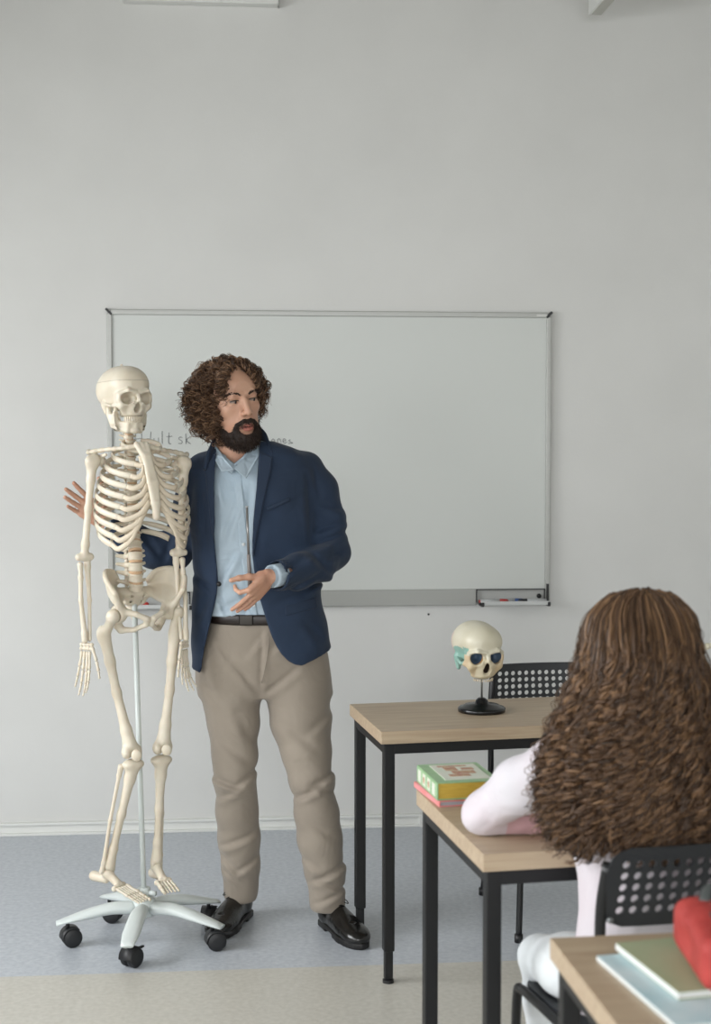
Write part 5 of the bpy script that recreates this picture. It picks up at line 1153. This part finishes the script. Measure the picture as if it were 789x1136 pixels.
for x in (-1, 1):
    base_ = spline([(x * 1.2, -9.0, 2.25), (x * 2.6, -8.95, 2.8), (x * 4.2, -8.15, 2.85), (x * 5.5, -6.85, 2.3)], 60); ps = []
    for i in range(110):
        c = base_[RNG.integers(0, 60)] + RNG.normal(0, (0.08, 0.06, 0.17)); dd = V(x * 0.7, 0.1, 0.25 + RNG.normal(0, 0.15)) * 0.7; ps.append([c, c + dd * 0.5 - V(0, 0.05, 0), c + dd])
    v, f = strands(np.array(ps), 0.0, np.zeros(len(ps)), 0.07, 3); mk('eyebrow', to_h(v), f, M_brow, body)
lp = SDF((-3.5, -10.5, -9), (3.5, -6, -4.5), 0.14)
lp.chain([(-2.25, -7.95, -6.55), (-0.9, -8.85, -6.12), (0, -8.95, -6.28), (0.9, -8.85, -6.12), (2.25, -7.95, -6.55)], [0.18, 0.36, 0.34, 0.36, 0.18], 0.2)
lp.chain([(-2.2, -7.95, -6.65), (-1.0, -8.65, -7.25), (0, -8.8, -7.35), (1.0, -8.65, -7.25), (2.2, -7.95, -6.65)], [0.18, 0.46, 0.52, 0.46, 0.18], 0.2)
v, f = lp.mesh(); mk('lips', to_h(v), f, mat('lips', '#a8685c', 0.45), body)
mo = SDF((-2, -9.5, -7.5), (2, -6.5, -6), 0.14); mo.ell((0, -7.9, -6.7), (1.6, 0.55, 0.36)); v, f = mo.mesh(); mk('mouth', to_h(v), f, mat('mouth_dark', '#3a1a18', 0.5), body)
# --- beard
def beard():
    s = SDF((-8, -12, -14), (8, 2, -1), 0.24); head_fields(s)
    X, Y, Z = s.xyz((slice(None),) * 3); d = s.D; ax = np.abs(X) + 0 * Z
    th = 0.35 + 1.15 * np.clip((-Z - 7.0) / 3.5, 0, 1) * np.clip((-Y + 0.5) / 5, 0, 1) + 0.25 * np.sin(3.1 * X + 2 * Z) * np.sin(2.3 * Z + Y) * 0.5
    jaw = poly_sdf(ax + 0 * Y, Z + 0 * ax, [(0, -8.9), (1.7, -8.6), (2.6, -7.6), (2.7, -6.2), (3.0, -5.2), (3.6, -5.4), (4.3, -7.6), (5.2, -7.9), (6.0, -6.6), (6.8, -4.4), (9, -3.6), (9, -16), (0, -16)])
    mus = poly_sdf(ax + 0 * Y, Z + 0 * ax, [(0, -4.55), (1.2, -4.3), (2.6, -4.9), (3.6, -5.6), (3.4, -7.2), (2.6, -7.2), (2.5, -6.2), (1.2, -5.55), (0, -5.75)])
    side = np.maximum(jaw, Y - (-0.5 - 0.0 * Z))
    m = np.minimum(np.maximum(side, -Z - 13.0), np.maximum(mus, Y + 4))
    s.D = np.maximum(np.maximum(d - th, -(d + 0.5)), m).astype(np.float32)
    v, f = s.mesh(); return relax(v, f, 1), f
bev, bef = beard()
M_beard = hair_mat('beard_hair', '#1f1612', '#2e211a', '#46352a', 0.6)
fcn = bev[bef].mean(1); nrm = np.cross(bev[bef[:, 1]] - bev[bef[:, 0]], bev[bef[:, 3]] - bev[bef[:, 0]]); nrm /= np.linalg.norm(nrm, axis=1, keepdims=True) + 1e-9
pick = RNG.integers(0, len(fcn), 2600); c0 = fcn[pick]; nn_ = nrm[pick]; keep = c0[:, 1] < 0.5; c0 = c0[keep]; nn_ = nn_[keep]
dd = nn_ * 0.35 + V(0, -0.1, -0.55) + RNG.normal(0, 0.22, c0.shape)
tt = np.linspace(0, 1, 7)[None, :, None]; bp_ = c0[:, None] + dd[:, None] * tt * 0.9 + V(0, 0, -0.25) * tt ** 2
sv, sf = strands(bp_, 0.10, RNG.uniform(0.5, 1.3, len(c0)), np.linspace(0.07, 0.03, 7)[None], 3)
mv, mf = merge((bev, bef), (sv, sf)); mk('beard', to_h(mv), mf, M_beard, man)
# --- hair: dark under-layer and individual curls
def hair_cap():
    s = SDF((-11, -10, -12), (11, 14, 15), 0.4)
    s.ell((0, 2.8, 4.2), (8.2, 9.2, 8.2)); s.ell((-5.6, 3.2, -1.5), (5.0, 5.0, 7.0), 2); s.ell((5.2, 3.0, -0.5), (4.2, 4.6, 5.5), 2); s.ell((0, 6, -2), (7, 5, 7), 2)
    s.ell((0, -8.6, 0.5), (6.6, 6.6, 9.6), 1.0, 's'); s.cap((0, 1.5, -7), (0.5, 3, -20), 5.0, 5.5, 0.5, 's')
    v, f = s.mesh(); return relax(v, f, 1), f
M_hair = hair_mat('brown_curls', '#33251c', '#5b4332', '#937256', 0.42)
hcv, hcf = hair_cap()
N_C = 620; u = RNG.normal(size=(N_C * 4, 3)); u /= np.linalg.norm(u, axis=1, keepdims=True)
rootp = V(0, 2.0, 3.5) + u * V(7.4, 8.8, 8.0)
face = (rootp[:, 1] < -3.0) & (rootp[:, 2] < 8.2) & (np.abs(rootp[:, 0]) < 5.4); low = (rootp[:, 2] < -4.0); front = (rootp[:, 1] < -3.6) & (rootp[:, 2] < 5)
rootp = rootp[~(face | low | front)][:N_C]; nC = len(rootp); u = (rootp - V(0, 2.0, 3.5)) / V(7.4, 8.8, 8.0)
t = np.linspace(0, 1, 40)[None, :, None]
fr = np.clip((-rootp[:, 1] - 1.0) / 4, 0, 1)[:, None]; sgn = np.where(rootp[:, 0:1] < 0.8, -1.0, 1.0)
dirv = u + RNG.normal(0, 0.20, u.shape); dirv[:, 0:1] += fr * sgn * 0.5; dirv[:, 1:2] += fr * 0.25; dirv[:, 2] -= np.where(rootp[:, 2] < 8.5, 0.50, 0.02) * RNG.uniform(0.3, 1.3, nC)
dirv /= np.linalg.norm(dirv, axis=1, keepdims=True)
env = np.stack([np.where(dirv[:, 0] < 0, 15.0, 15.5), np.full(nC, 12.5), np.where(dirv[:, 2] < 0, np.where(dirv[:, 0] < 0, 15.5, 10.5), 9.2)], 1)
endp = V(-0.6, 3.0, 2.0) + dirv * env * RNG.uniform(0.66, 1.0, (nC, 1)) ** 0.7
infr = (endp[:, 1] < -3) & (np.abs(endp[:, 0]) < 6.6) & (endp[:, 2] < 8.6); endp[:, 0] = np.where(infr, sgn[:, 0] * RNG.uniform(6.8, 8.5, nC), endp[:, 0])
endp[:, 1] = np.maximum(endp[:, 1], -6.0)
midp = rootp + u * RNG.uniform(1.8, 3.2, (nC, 1)) + (endp - rootp) * 0.25; midp[:, 2] += 0.6
path = rootp[:, None] * (1 - t) ** 2 + 2 * midp[:, None] * t * (1 - t) + endp[:, None] * t ** 2
# locks that fall from the hairline along both temples
nl = 46; a_ = RNG.random(nl); sdl = np.where(np.arange(nl) < 30, -1.0, 1.0)
r2 = np.stack([sdl * (1.6 + 4.0 * a_), -5.9 + 1.6 * a_ + 0 * a_, 10.4 - 1.9 * a_], 1); e2 = np.stack([sdl * RNG.uniform(5.6, 7.6, nl), RNG.uniform(-7.2, -4.6, nl), RNG.uniform(1.5, 6.5, nl)], 1); m2 = (r2 + e2) / 2 + np.stack([sdl * 0.4, np.full(nl, -2.3), np.full(nl, 1.2)], 1)
path = np.concatenate([path, r2[:, None] * (1 - t) ** 2 + 2 * m2[:, None] * t * (1 - t) + e2[:, None] * t ** 2]); rootp = np.concatenate([rootp, r2]); endp = np.concatenate([endp, e2]); nC = len(rootp)
Lp = np.linalg.norm(endp - rootp, axis=1)
hv1, hf1 = clumps(path, 4, 0.22, RNG.uniform(0.6, 1.3, (nC, 1)) * np.interp(np.linspace(0, 1, 40), [0, 0.25, 1], [0.25, 0.9, 1.0])[None], np.clip(Lp / RNG.uniform(1.7, 2.6, nC), 1.8, 5.0), RNG.uniform(0.09, 0.15, (nC, 1)) * np.linspace(1.1, 0.7, 40)[None], 3)
ff = RNG.integers(0, nC, 620); fp = path[ff] + (path[ff] - rootp[ff][:, None]) * RNG.uniform(0.02, 0.25, (620, 1, 1)) + RNG.normal(0, 0.5, (620, 1, 3)) * t
hv2, hf2 = strands(fp, RNG.uniform(0.5, 1.2, (620, 1)) * np.linspace(0.3, 1, 40)[None], RNG.uniform(2, 4.5, 620), 0.05, 4)
qv = lambda f: f
hv3, hf3 = merge((hcv, hcf), (hv1, hf1), (hv2, hf2)) if hf2.shape[1] == hf1.shape[1] else merge((hcv, hcf), (hv1, hf1))
mk('hair', to_h(hv3), hf3, M_hair, man)
# --- shoes (metres, toe towards -y)
def shoe(heel, toe, lift=0.0):
    d = toe - heel; yaw = math.atan2(d[0], -d[1]); R = rotm(0, 0, yaw); L = 0.295
    def w(v): return np.asarray(v) @ R.T + V(heel[0], heel[1], 0)
    s = SDF((-0.065, -0.31, 0.0), (0.065, 0.03, 0.15), 0.004)
    s.ell((0, -0.045, 0.045), (0.038, 0.048, 0.05)); s.ell((0, -0.13, 0.042), (0.041, 0.09, 0.042), 0.03); s.ell((0.003, -0.215, 0.034), (0.047, 0.075, 0.030), 0.03); s.ell((0, -0.255, 0.028), (0.036, 0.04, 0.020), 0.02)
    s.cap((0, -0.05, 0.06), (0, -0.055, 0.115), 0.038, 0.040, 0.02); s.cap((0, -0.10, 0.075), (0, -0.17, 0.058), 0.022, 0.016, 0.02)
    for x in (-1, 1): s.cap((x * 0.036, -0.19, 0.045), (x * 0.02, -0.165, 0.07), 0.002, 0.002, 0.006, 's')
    s.chain([(-0.040, -0.215, 0.04), (0, -0.222, 0.066), (0.044, -0.215, 0.04)], 0.002, 0.006, 's')
    s.D = np.maximum(s.D, (0.016 - s.ax[2])[None, None, :])
    v, f = s.mesh(); up = mk('shoe', w(relax(v, f, 1)), f, M_leather, man)
    t_ = SDF((-0.07, -0.32, -0.004), (0.07, 0.03, 0.04), 0.004)
    def sole(x, y, z):
        a = np.interp(y, [-0.300, -0.285, -0.25, -0.20, -0.14, -0.07, -0.02, 0.006], [0.004, 0.026, 0.043, 0.050, 0.044, 0.040, 0.036, 0.012])
        zb = np.where((y > -0.085), 0.0, 0.0) + np.where((y < -0.09) & (y > -0.15), 0.010, 0.0)
        return np.maximum(np.maximum(np.abs(x - 0.002) - a, np.abs(y + 0.147) - 0.153), np.maximum(z - 0.022, zb - z))
    t_.op((-0.06, -0.31, 0), (0.06, 0.02, 0.03), sole, 0.0); v, f = t_.mesh(); mk('sole', w(relax(v, f, 1)), f, mat('shoe_sole', '#0e0d0c', 0.5), up)
    for k in range(4):
        y = -0.105 - 0.02 * k; z = 0.103 - 0.0112 * k; lw = 0.019 - 0.001 * k
        v, f = sweep(spline([(-lw, y, z - 0.006), (0, y - 0.004, z + 0.003), (lw, y, z - 0.006)], 8), 0.0017, 6); mk('lace', w(v), f, mat('black_lace', '#0b0a0a', 0.7), up)
    for x in (-1, 1):
        v, f = sweep(spline([(0, -0.102, 0.104), (x * 0.022, -0.11, 0.106), (x * 0.030, -0.122, 0.094), (x * 0.012, -0.112, 0.10)], 12), 0.0015, 5); mk('lace_bow', w(v), f, mat('black_lace', '#0b0a0a', 0.7), up)
shoe(V(G(272, 1010, 4.86)[0], 4.905, 0), V(on_z(243, 1038, 0)[0], on_z(243, 1038, 0)[1], 0))
shoe(V(G(361, 1010, 4.76)[0], 4.785, 0), V(on_z(397, 1049, 0)[0] - 0.005, on_z(397, 1049, 0)[1], 0))
# --- the pointer he holds
pa = G(274, 563, 4.60); pm_ = G(275.8, 615, 4.592); pb_ = G(277.5, 652, 4.588)
ptr = root('pointer_stick', tuple(pb_), 'thin grey metal pointer held upright against the pale blue shirt', 'pointer')
MB().tube([pa, pm_], [0.0036, 0.0042], 10).build('shaft', mat('pointer_grey', '#8a8886', 0.35, metal=0.6), ptr, smooth=True)
MB().tube([pm_, pm_ * 0.98 + pb_ * 0.02, pb_], [0.0042, 0.0058, 0.0062], 10).build('grip', mat('pointer_grip', '#77706c', 0.5), ptr, smooth=True)
MB().tube([pa + (pa - pm_) * 0.03, pa], [0.0045, 0.0048], 10).build('tip', mat('pointer_tip', '#a5a5a3', 0.4), ptr, smooth=True)
# ------------------------------------------------------------------ the pupil, seen from behind
YG = 2.84
Q = lambda x, y, Y=YG: at(x, y, Y)
girl = root('person', tuple(V(Q(712, 900)[0], YG, 0)), 'seated person with long curly brown hair in a pink and white sweatshirt, seen from behind', 'person')
M_sweat = fabric_mat('sweatshirt', '#cfcdd2', '#cfc2c9', rough=0.9, nscale=4, fold=0.35, fscale=9)
M_whitep = fabric_mat('white_trousers', '#d3d9dc', '#dce0e2', rough=0.85, fold=0.3)
GX = Q(714, 900)[0]
hipz = 0.52
SHz = Q(700, 835)[2]
TG = [(0.47, 0.155, 2.795, 0.115), (0.55, 0.15, 2.795, 0.112), (0.66, 0.135, 2.800, 0.105), (0.78, 0.145, 2.815, 0.108), (0.88, 0.155, 2.845, 0.108), (0.96, 0.145, 2.855, 0.095), (1.005, 0.10, 2.86, 0.07)]
ELB = on_z(537, 926, TZ); ELB = V(ELB[0], ELB[1], TZ + 0.045)
WRL = V(GX - 0.03, 3.08, TZ + 0.042); ELR = V(GX + 0.32, 3.10, TZ + 0.045); WRR = V(GX + 0.06, 3.14, TZ + 0.042)
SL, SR_ = V(GX - 0.135, 2.86, 0.955), V(GX + 0.135, 2.86, 0.955)
def sweat(s, g=0.0):
    s.loft([(z, GX, y, a + g, b + g) for z, a, y, b in TG], 0.0, e=2.4)
    for S0, E0, W0 in ((SL, ELB, WRL), (SR_, ELR, WRR)):
        s.chain([S0, S0 * 0.45 + E0 * 0.55 + V(0, 0, 0.01), E0], [0.062 + g, 0.054 + g, 0.046 + g], 0.03); s.chain([E0, E0 * 0.5 + W0 * 0.5, W0], [0.045 + g, 0.044 + g, 0.036 + g], 0.02)
s = SDF((ELB[0] - 0.08, 2.66, 0.455), (ELR[0] + 0.08, 3.24, 1.06), 0.007); sweat(s)
s.warp(lambda x, y, z: folds(x, y, z, 0.0035, 30)); s.D = np.maximum(s.D, (TZ + 0.002 - s.ax[2])[None, None, :] + np.where(s.ax[1] > 2.94, 0, -9)[None, :, None])
v, f = s.mesh(); v = relax(v, f, 2); cf = v[f].mean(1); fore = np.zeros(len(f), bool)
for E0, W0 in ((ELB, WRL), (ELR, WRR)):
    d = (W0 - E0) / np.linalg.norm(W0 - E0); q = (cf - E0) @ d; fore |= (q > 0.03 - 0.25 * (cf[:, 2] - E0[2] - 0.02)) & (cf[:, 2] < TZ + 0.10) & (np.linalg.norm(cf - E0 - q[:, None] * d, axis=1) < 0.06)
for nm, sel, mm in (('sweatshirt', ~fore, M_sweat), ('sleeve_panel', fore, fabric_mat('pink_sleeve', '#c79da2', '#d0adb1', rough=0.9, fold=0.35))):
    ui, inv = np.unique(f[sel], return_inverse=True); o_ = mk(nm, v[ui], inv.reshape(f[sel].shape), mm, girl if nm == 'sweatshirt' else sw_o)
    if nm == 'sweatshirt': sw_o = o_
for S0, W0 in ((ELB, WRL), (ELR, WRR)):
    d = (W0 - S0) / np.linalg.norm(W0 - S0); MB().tube([W0 - d * 0.01, W0 + d * 0.01, W0 + d * 0.045], [0.035, 0.033, 0.031], 18).build('ribbed_cuff', M_sweat, girl, smooth=True)
# trousers
HL_, HR_ = V(GX - 0.085, 2.83, hipz), V(GX + 0.085, 2.83, hipz); KL = Q(601, 1070, 3.03); KL[2] = 0.487; KR = V(GX + 0.13, 3.12, 0.490)
AL = V(KL[0] + 0.055, 3.13, 0.09); AR = V(KR[0], 3.12, 0.09)
def pants(s, g=0.0):
    for h0, k0, a0 in ((HL_, KL, AL), (HR_, KR, AR)):
        s.chain([h0, h0 * 0.5 + k0 * 0.5, k0], [0.080 + g, 0.066 + g, 0.047 + g], 0.03); s.chain([k0, k0 * 0.5 + a0 * 0.5, a0], [0.047 + g, 0.047 + g, 0.042 + g], 0.02)
    s.ell((GX, 2.81, 0.54), (0.16 + g, 0.115 + g, 0.085 + g), 0.03)
s = SDF((min(KL[0], GX - 0.2) - 0.09, 2.66, 0.05), (GX + 0.27, 3.30, 0.67), 0.008); pants(s); s.warp(lambda x, y, z: folds(x, y, z, 0.003, 30)); s.D = np.maximum(s.D, (0.455 - s.ax[2])[None, None, :] + np.where(s.ax[1] < 3.0, 0, -9)[None, :, None]); s.D = np.maximum(s.D, (0.085 - s.ax[2])[None, None, :])
sdf_part(s, 'trousers', M_whitep, girl, 2)
M_snk = mat('white_sneaker', '#d5d5d2', 0.6)
for a0 in (AL, AR):
    t_ = SDF(V(a0[0] - 0.07, a0[1] - 0.1, 0), V(a0[0] + 0.07, a0[1] + 0.24, 0.15), 0.006)
    t_.ell(V(a0[0], a0[1], 0.05), (0.038, 0.05, 0.05)); t_.ell(V(a0[0], a0[1] + 0.08, 0.042), (0.042, 0.11, 0.038), 0.02); t_.cap(V(a0[0], a0[1] - 0.005, 0.06), V(a0[0], a0[1], 0.11), 0.036, 0.038, 0.02); t_.D = np.maximum(t_.D, (0.018 - t_.ax[2])[None, None, :])
    so_ = sdf_part(t_, 'sneaker', M_snk, girl, 1)
    MB().prism([(a0[0] + 0.046 * math.cos(q_) , a0[1] + 0.065 + 0.13 * math.sin(q_)) for q_ in np.linspace(0, 2 * pi, 24, endpoint=False)], 0.0, 0.022).build('sole', mat('sneaker_sole', '#bfbfbb', 0.6), so_)
# body: head, hands, trunk
HG = Q(713, 738, 2.845); RG = rotm(0, 0, pi) @ rotm(math.radians(8), 0, 0); GS = 0.0085
to_g = lambda v: (np.asarray(v) * GS) @ RG.T + HG
hs = SDF((-9, -13, -22), (9, 12, 13), 0.35); head_fields(hs); hs.chain([(0, 1.5, -6), (0, 2.5, -14), (0, 3.0, -21)], [4.3, 4.4, 5.4], 1.5); v1, f1_ = hs.mesh()
parts = [(to_g(relax(v1, f1_, 1)), f1_)]
for W0, S0, tt_ in ((WRL, ELB, V(0.3, 1, 0.2)), (WRR, ELR, V(-0.3, 1, 0.2))):
    d = (W0 - S0) / np.linalg.norm(W0 - S0); s = SDF(W0 - 0.2, W0 + 0.2, 0.005); s.cap(W0 - d * 0.06, W0 + d * 0.045, 0.024, 0.021, 0.01); hand_sdf(s, W0 + d * 0.04 - V(0, 0, 0.016), d, V(0, 0, -1), tt_, [0.15, 0.18, 0.2, 0.22], 0.82); v, f = s.mesh(); parts.append((relax(v, f, 1), f))
s = SDF((ELB[0] - 0.05, 2.66, 0.06), (ELR[0] + 0.05, 3.28, 1.05), 0.014); sweat(s, -0.022); pants(s, -0.02); parts.append(s.mesh())
gb_ = mk('body', *merge(*parts), M_skin, girl)
for x in (-1, 1):
    eb = SDF((x * 3.2 - 2, -9.2, -1), (x * 3.2 + 2, -5, 3), 0.25); eb.ell((x * 3.2, -7.0, 0.75), (1.25, 1.05, 1.1)); v, f = eb.mesh(); mk('eye', to_g(v), f, MATS['sclera'], gb_)
lp = SDF((-3.5, -10.5, -9), (3.5, -6, -4.5), 0.2)
lp.chain([(-2.0, -7.95, -6.55), (0, -8.95, -6.28), (2.0, -7.95, -6.55)], [0.18, 0.34, 0.18], 0.2); lp.chain([(-2.0, -7.95, -6.65), (0, -8.8, -7.2), (2.0, -7.95, -6.65)], [0.18, 0.45, 0.18], 0.2)
v, f = lp.mesh(); mk('lips', to_g(v), f, MATS['lips'], gb_)
# long curls: half-widths of the hair mass by height, measured around the head axis
prof = [(657, 4), (662, 34), (670, 47), (685, 60), (705, 66), (730, 69), (760, 79), (800, 101), (840, 119), (880, 124), (915, 116), (940, 100)]
pz = np.array([Q(712, y, 2.80)[2] for y, _ in prof])[::-1]; pw = np.array([w / 585.0 for _, w in prof])[::-1]
ztop, zbot = pz[-1], pz[0]
pd = np.interp(pz, [zbot, zbot + 0.15, HG[2] - 0.08, HG[2] + 0.03, ztop], [0.095, 0.11, 0.105, 0.108, 0.01]); pcy = np.interp(pz, [zbot, HG[2] - 0.12, HG[2], ztop], [2.775, 2.80, 2.835, 2.835])
HX = Q(713, 760, 2.82)[0]
M_ghair = hair_mat('chestnut_curls', '#33271e', '#594332', '#836549', 0.42)
def hair_paths(n, f0, f1, N=64):
    ph = RNG.uniform(-pi, pi, n); ph = np.where(np.abs(ph - pi / 2) < 0.55, ph + pi, ph)            # leave the face (+y) free
    fr = RNG.uniform(f0, f1, n) ** 0.5; zs = ztop - np.abs(RNG.normal(0, 0.018, n)) * 1.0; ze = zbot + np.abs(RNG.normal(0, 0.045, n)) - 0.012 * np.sin(ph * 7)
    long_ = RNG.random(n) < 0.18; ze = np.where(long_, RNG.uniform(zbot + 0.05, zbot + 0.25, n), ze)
    t = np.linspace(0, 1, N)[None]; z = zs[:, None] + (ze - zs)[:, None] * (0.25 * t ** 0.5 + 0.75 * t)
    a = np.interp(z, pz, pw) * fr[:, None]; b = np.interp(z, pz, pd) * fr[:, None]; cy = np.interp(z, pz, pcy)
    wob = ph[:, None] + 0.10 * np.sin(6 * t + ph[:, None] * 3) * t + RNG.normal(0, 0.12, n)[:, None] * t
    return np.stack([HX + a * np.cos(wob) , cy + b * np.sin(wob), z], -1)
tN = np.linspace(0, 1, 92)[None]; tM = np.linspace(0, 1, 64)[None]
n1 = 400; P1 = hair_paths(n1, 0.68, 1.0, 92)
g1 = clumps(P1, 5, 0.0030, RNG.uniform(0.008, 0.0165, (n1, 1)) * np.interp(tN, [0, 0.2, 0.4, 0.7, 1], [0.03, 0.25, 0.7, 1.05, 1.15]), RNG.uniform(6.5, 11.5, n1), RNG.uniform(0.0019, 0.0036, (n1, 1)) * np.interp(tN, [0, 0.1, 0.8, 1], [0.8, 1.1, 1.0, 0.4]), 3, 1.45)
n3 = 240; P3 = hair_paths(n3, 0.80, 1.0); g3 = clumps(P3, 3, 0.0035, RNG.uniform(0.003, 0.008, (n3, 1)) * np.interp(tM, [0, 0.3, 1], [0.1, 0.6, 1.3]), RNG.uniform(3.0, 6.0, n3), 0.0026 * np.interp(tM, [0, 0.1, 0.8, 1], [0.8, 1.1, 1.0, 0.4]), 3, 1.3)
n2 = 300; P2 = hair_paths(n2, 0.92, 1.18); g2 = strands(P2, RNG.uniform(0.008, 0.020, (n2, 1)) * np.interp(tM, [0, 0.3, 1], [0.05, 0.5, 1.2]), RNG.uniform(5, 9, n2), 0.0008, 3, pw=1.3)
us = SDF((HX - 0.26, 2.62, zbot + 0.02), (HX + 0.26, 2.99, ztop + 0.01), 0.010)
us.loft([(z, HX, cy, w * 0.86 + 0.002, d * 0.86) for z, w, d, cy in zip(pz[1:], pw[1:], pd[1:], pcy[1:])], e=2.0); us.sub((HX - 0.1, 2.88, HG[2] - 0.14), (HX + 0.1, 3.0, HG[2] + 0.06), lambda x, y, z: np.sqrt(((x - HX) / 0.065) ** 2 + ((y - 2.93) / 0.07) ** 2 + ((z - HG[2] + 0.03) / 0.10) ** 2) * 0.065 - 0.065, 0.01)
uv, uf = us.mesh(); mk('hair', *merge((relax(uv, uf, 1), uf), g1, g3, g2), M_ghair, girl)

# ------------------------------------------------------------------ small bone model behind her at the right edge
jb = at(783, 790, c1[1] + 0.25); jr = root('joint_model', (jb[0], jb[1], TZ), 'cream bone joint model on the far desk, mostly hidden behind the curly hair', 'bone model')
MB().lathe([(0.001, 0), (0.05, 0), (0.05, 0.012), (0.012, 0.018), (0.001, 0.018)], 28, (jb[0], jb[1], TZ)).build('stand_base', MATS['gloss_black'], jr, smooth=True)
jt = at(777, 722, jb[1]); s = SDF((jt[0] - 0.05, jb[1] - 0.05, jt[2] - 0.12), (jt[0] + 0.13, jb[1] + 0.05, jt[2] + 0.05), 0.0035)
s.ell(jt + V(0, 0, 0.012), (0.017, 0.017, 0.016)); s.chain([jt, jt - V(-0.002, 0, 0.05), jt - V(-0.006, 0, 0.10)], [0.014, 0.011, 0.013], 0.008)
for k in range(5): s.ell(jt + V(0.022 + 0.016 * k, 0, 0.014 + 0.003 * (k % 2)), (0.0095, 0.013, 0.011 - 0.0012 * (k % 2)), 0.004)
sdf_part(s, 'bone', M_sk, jr)
MB().tube([(jb[0], jb[1], TZ + 0.015), (jt[0] + 0.006, jb[1], jt[2] - 0.095)], 0.004, 10).build('rod', MATS['steel_rod'], jr, smooth=True)
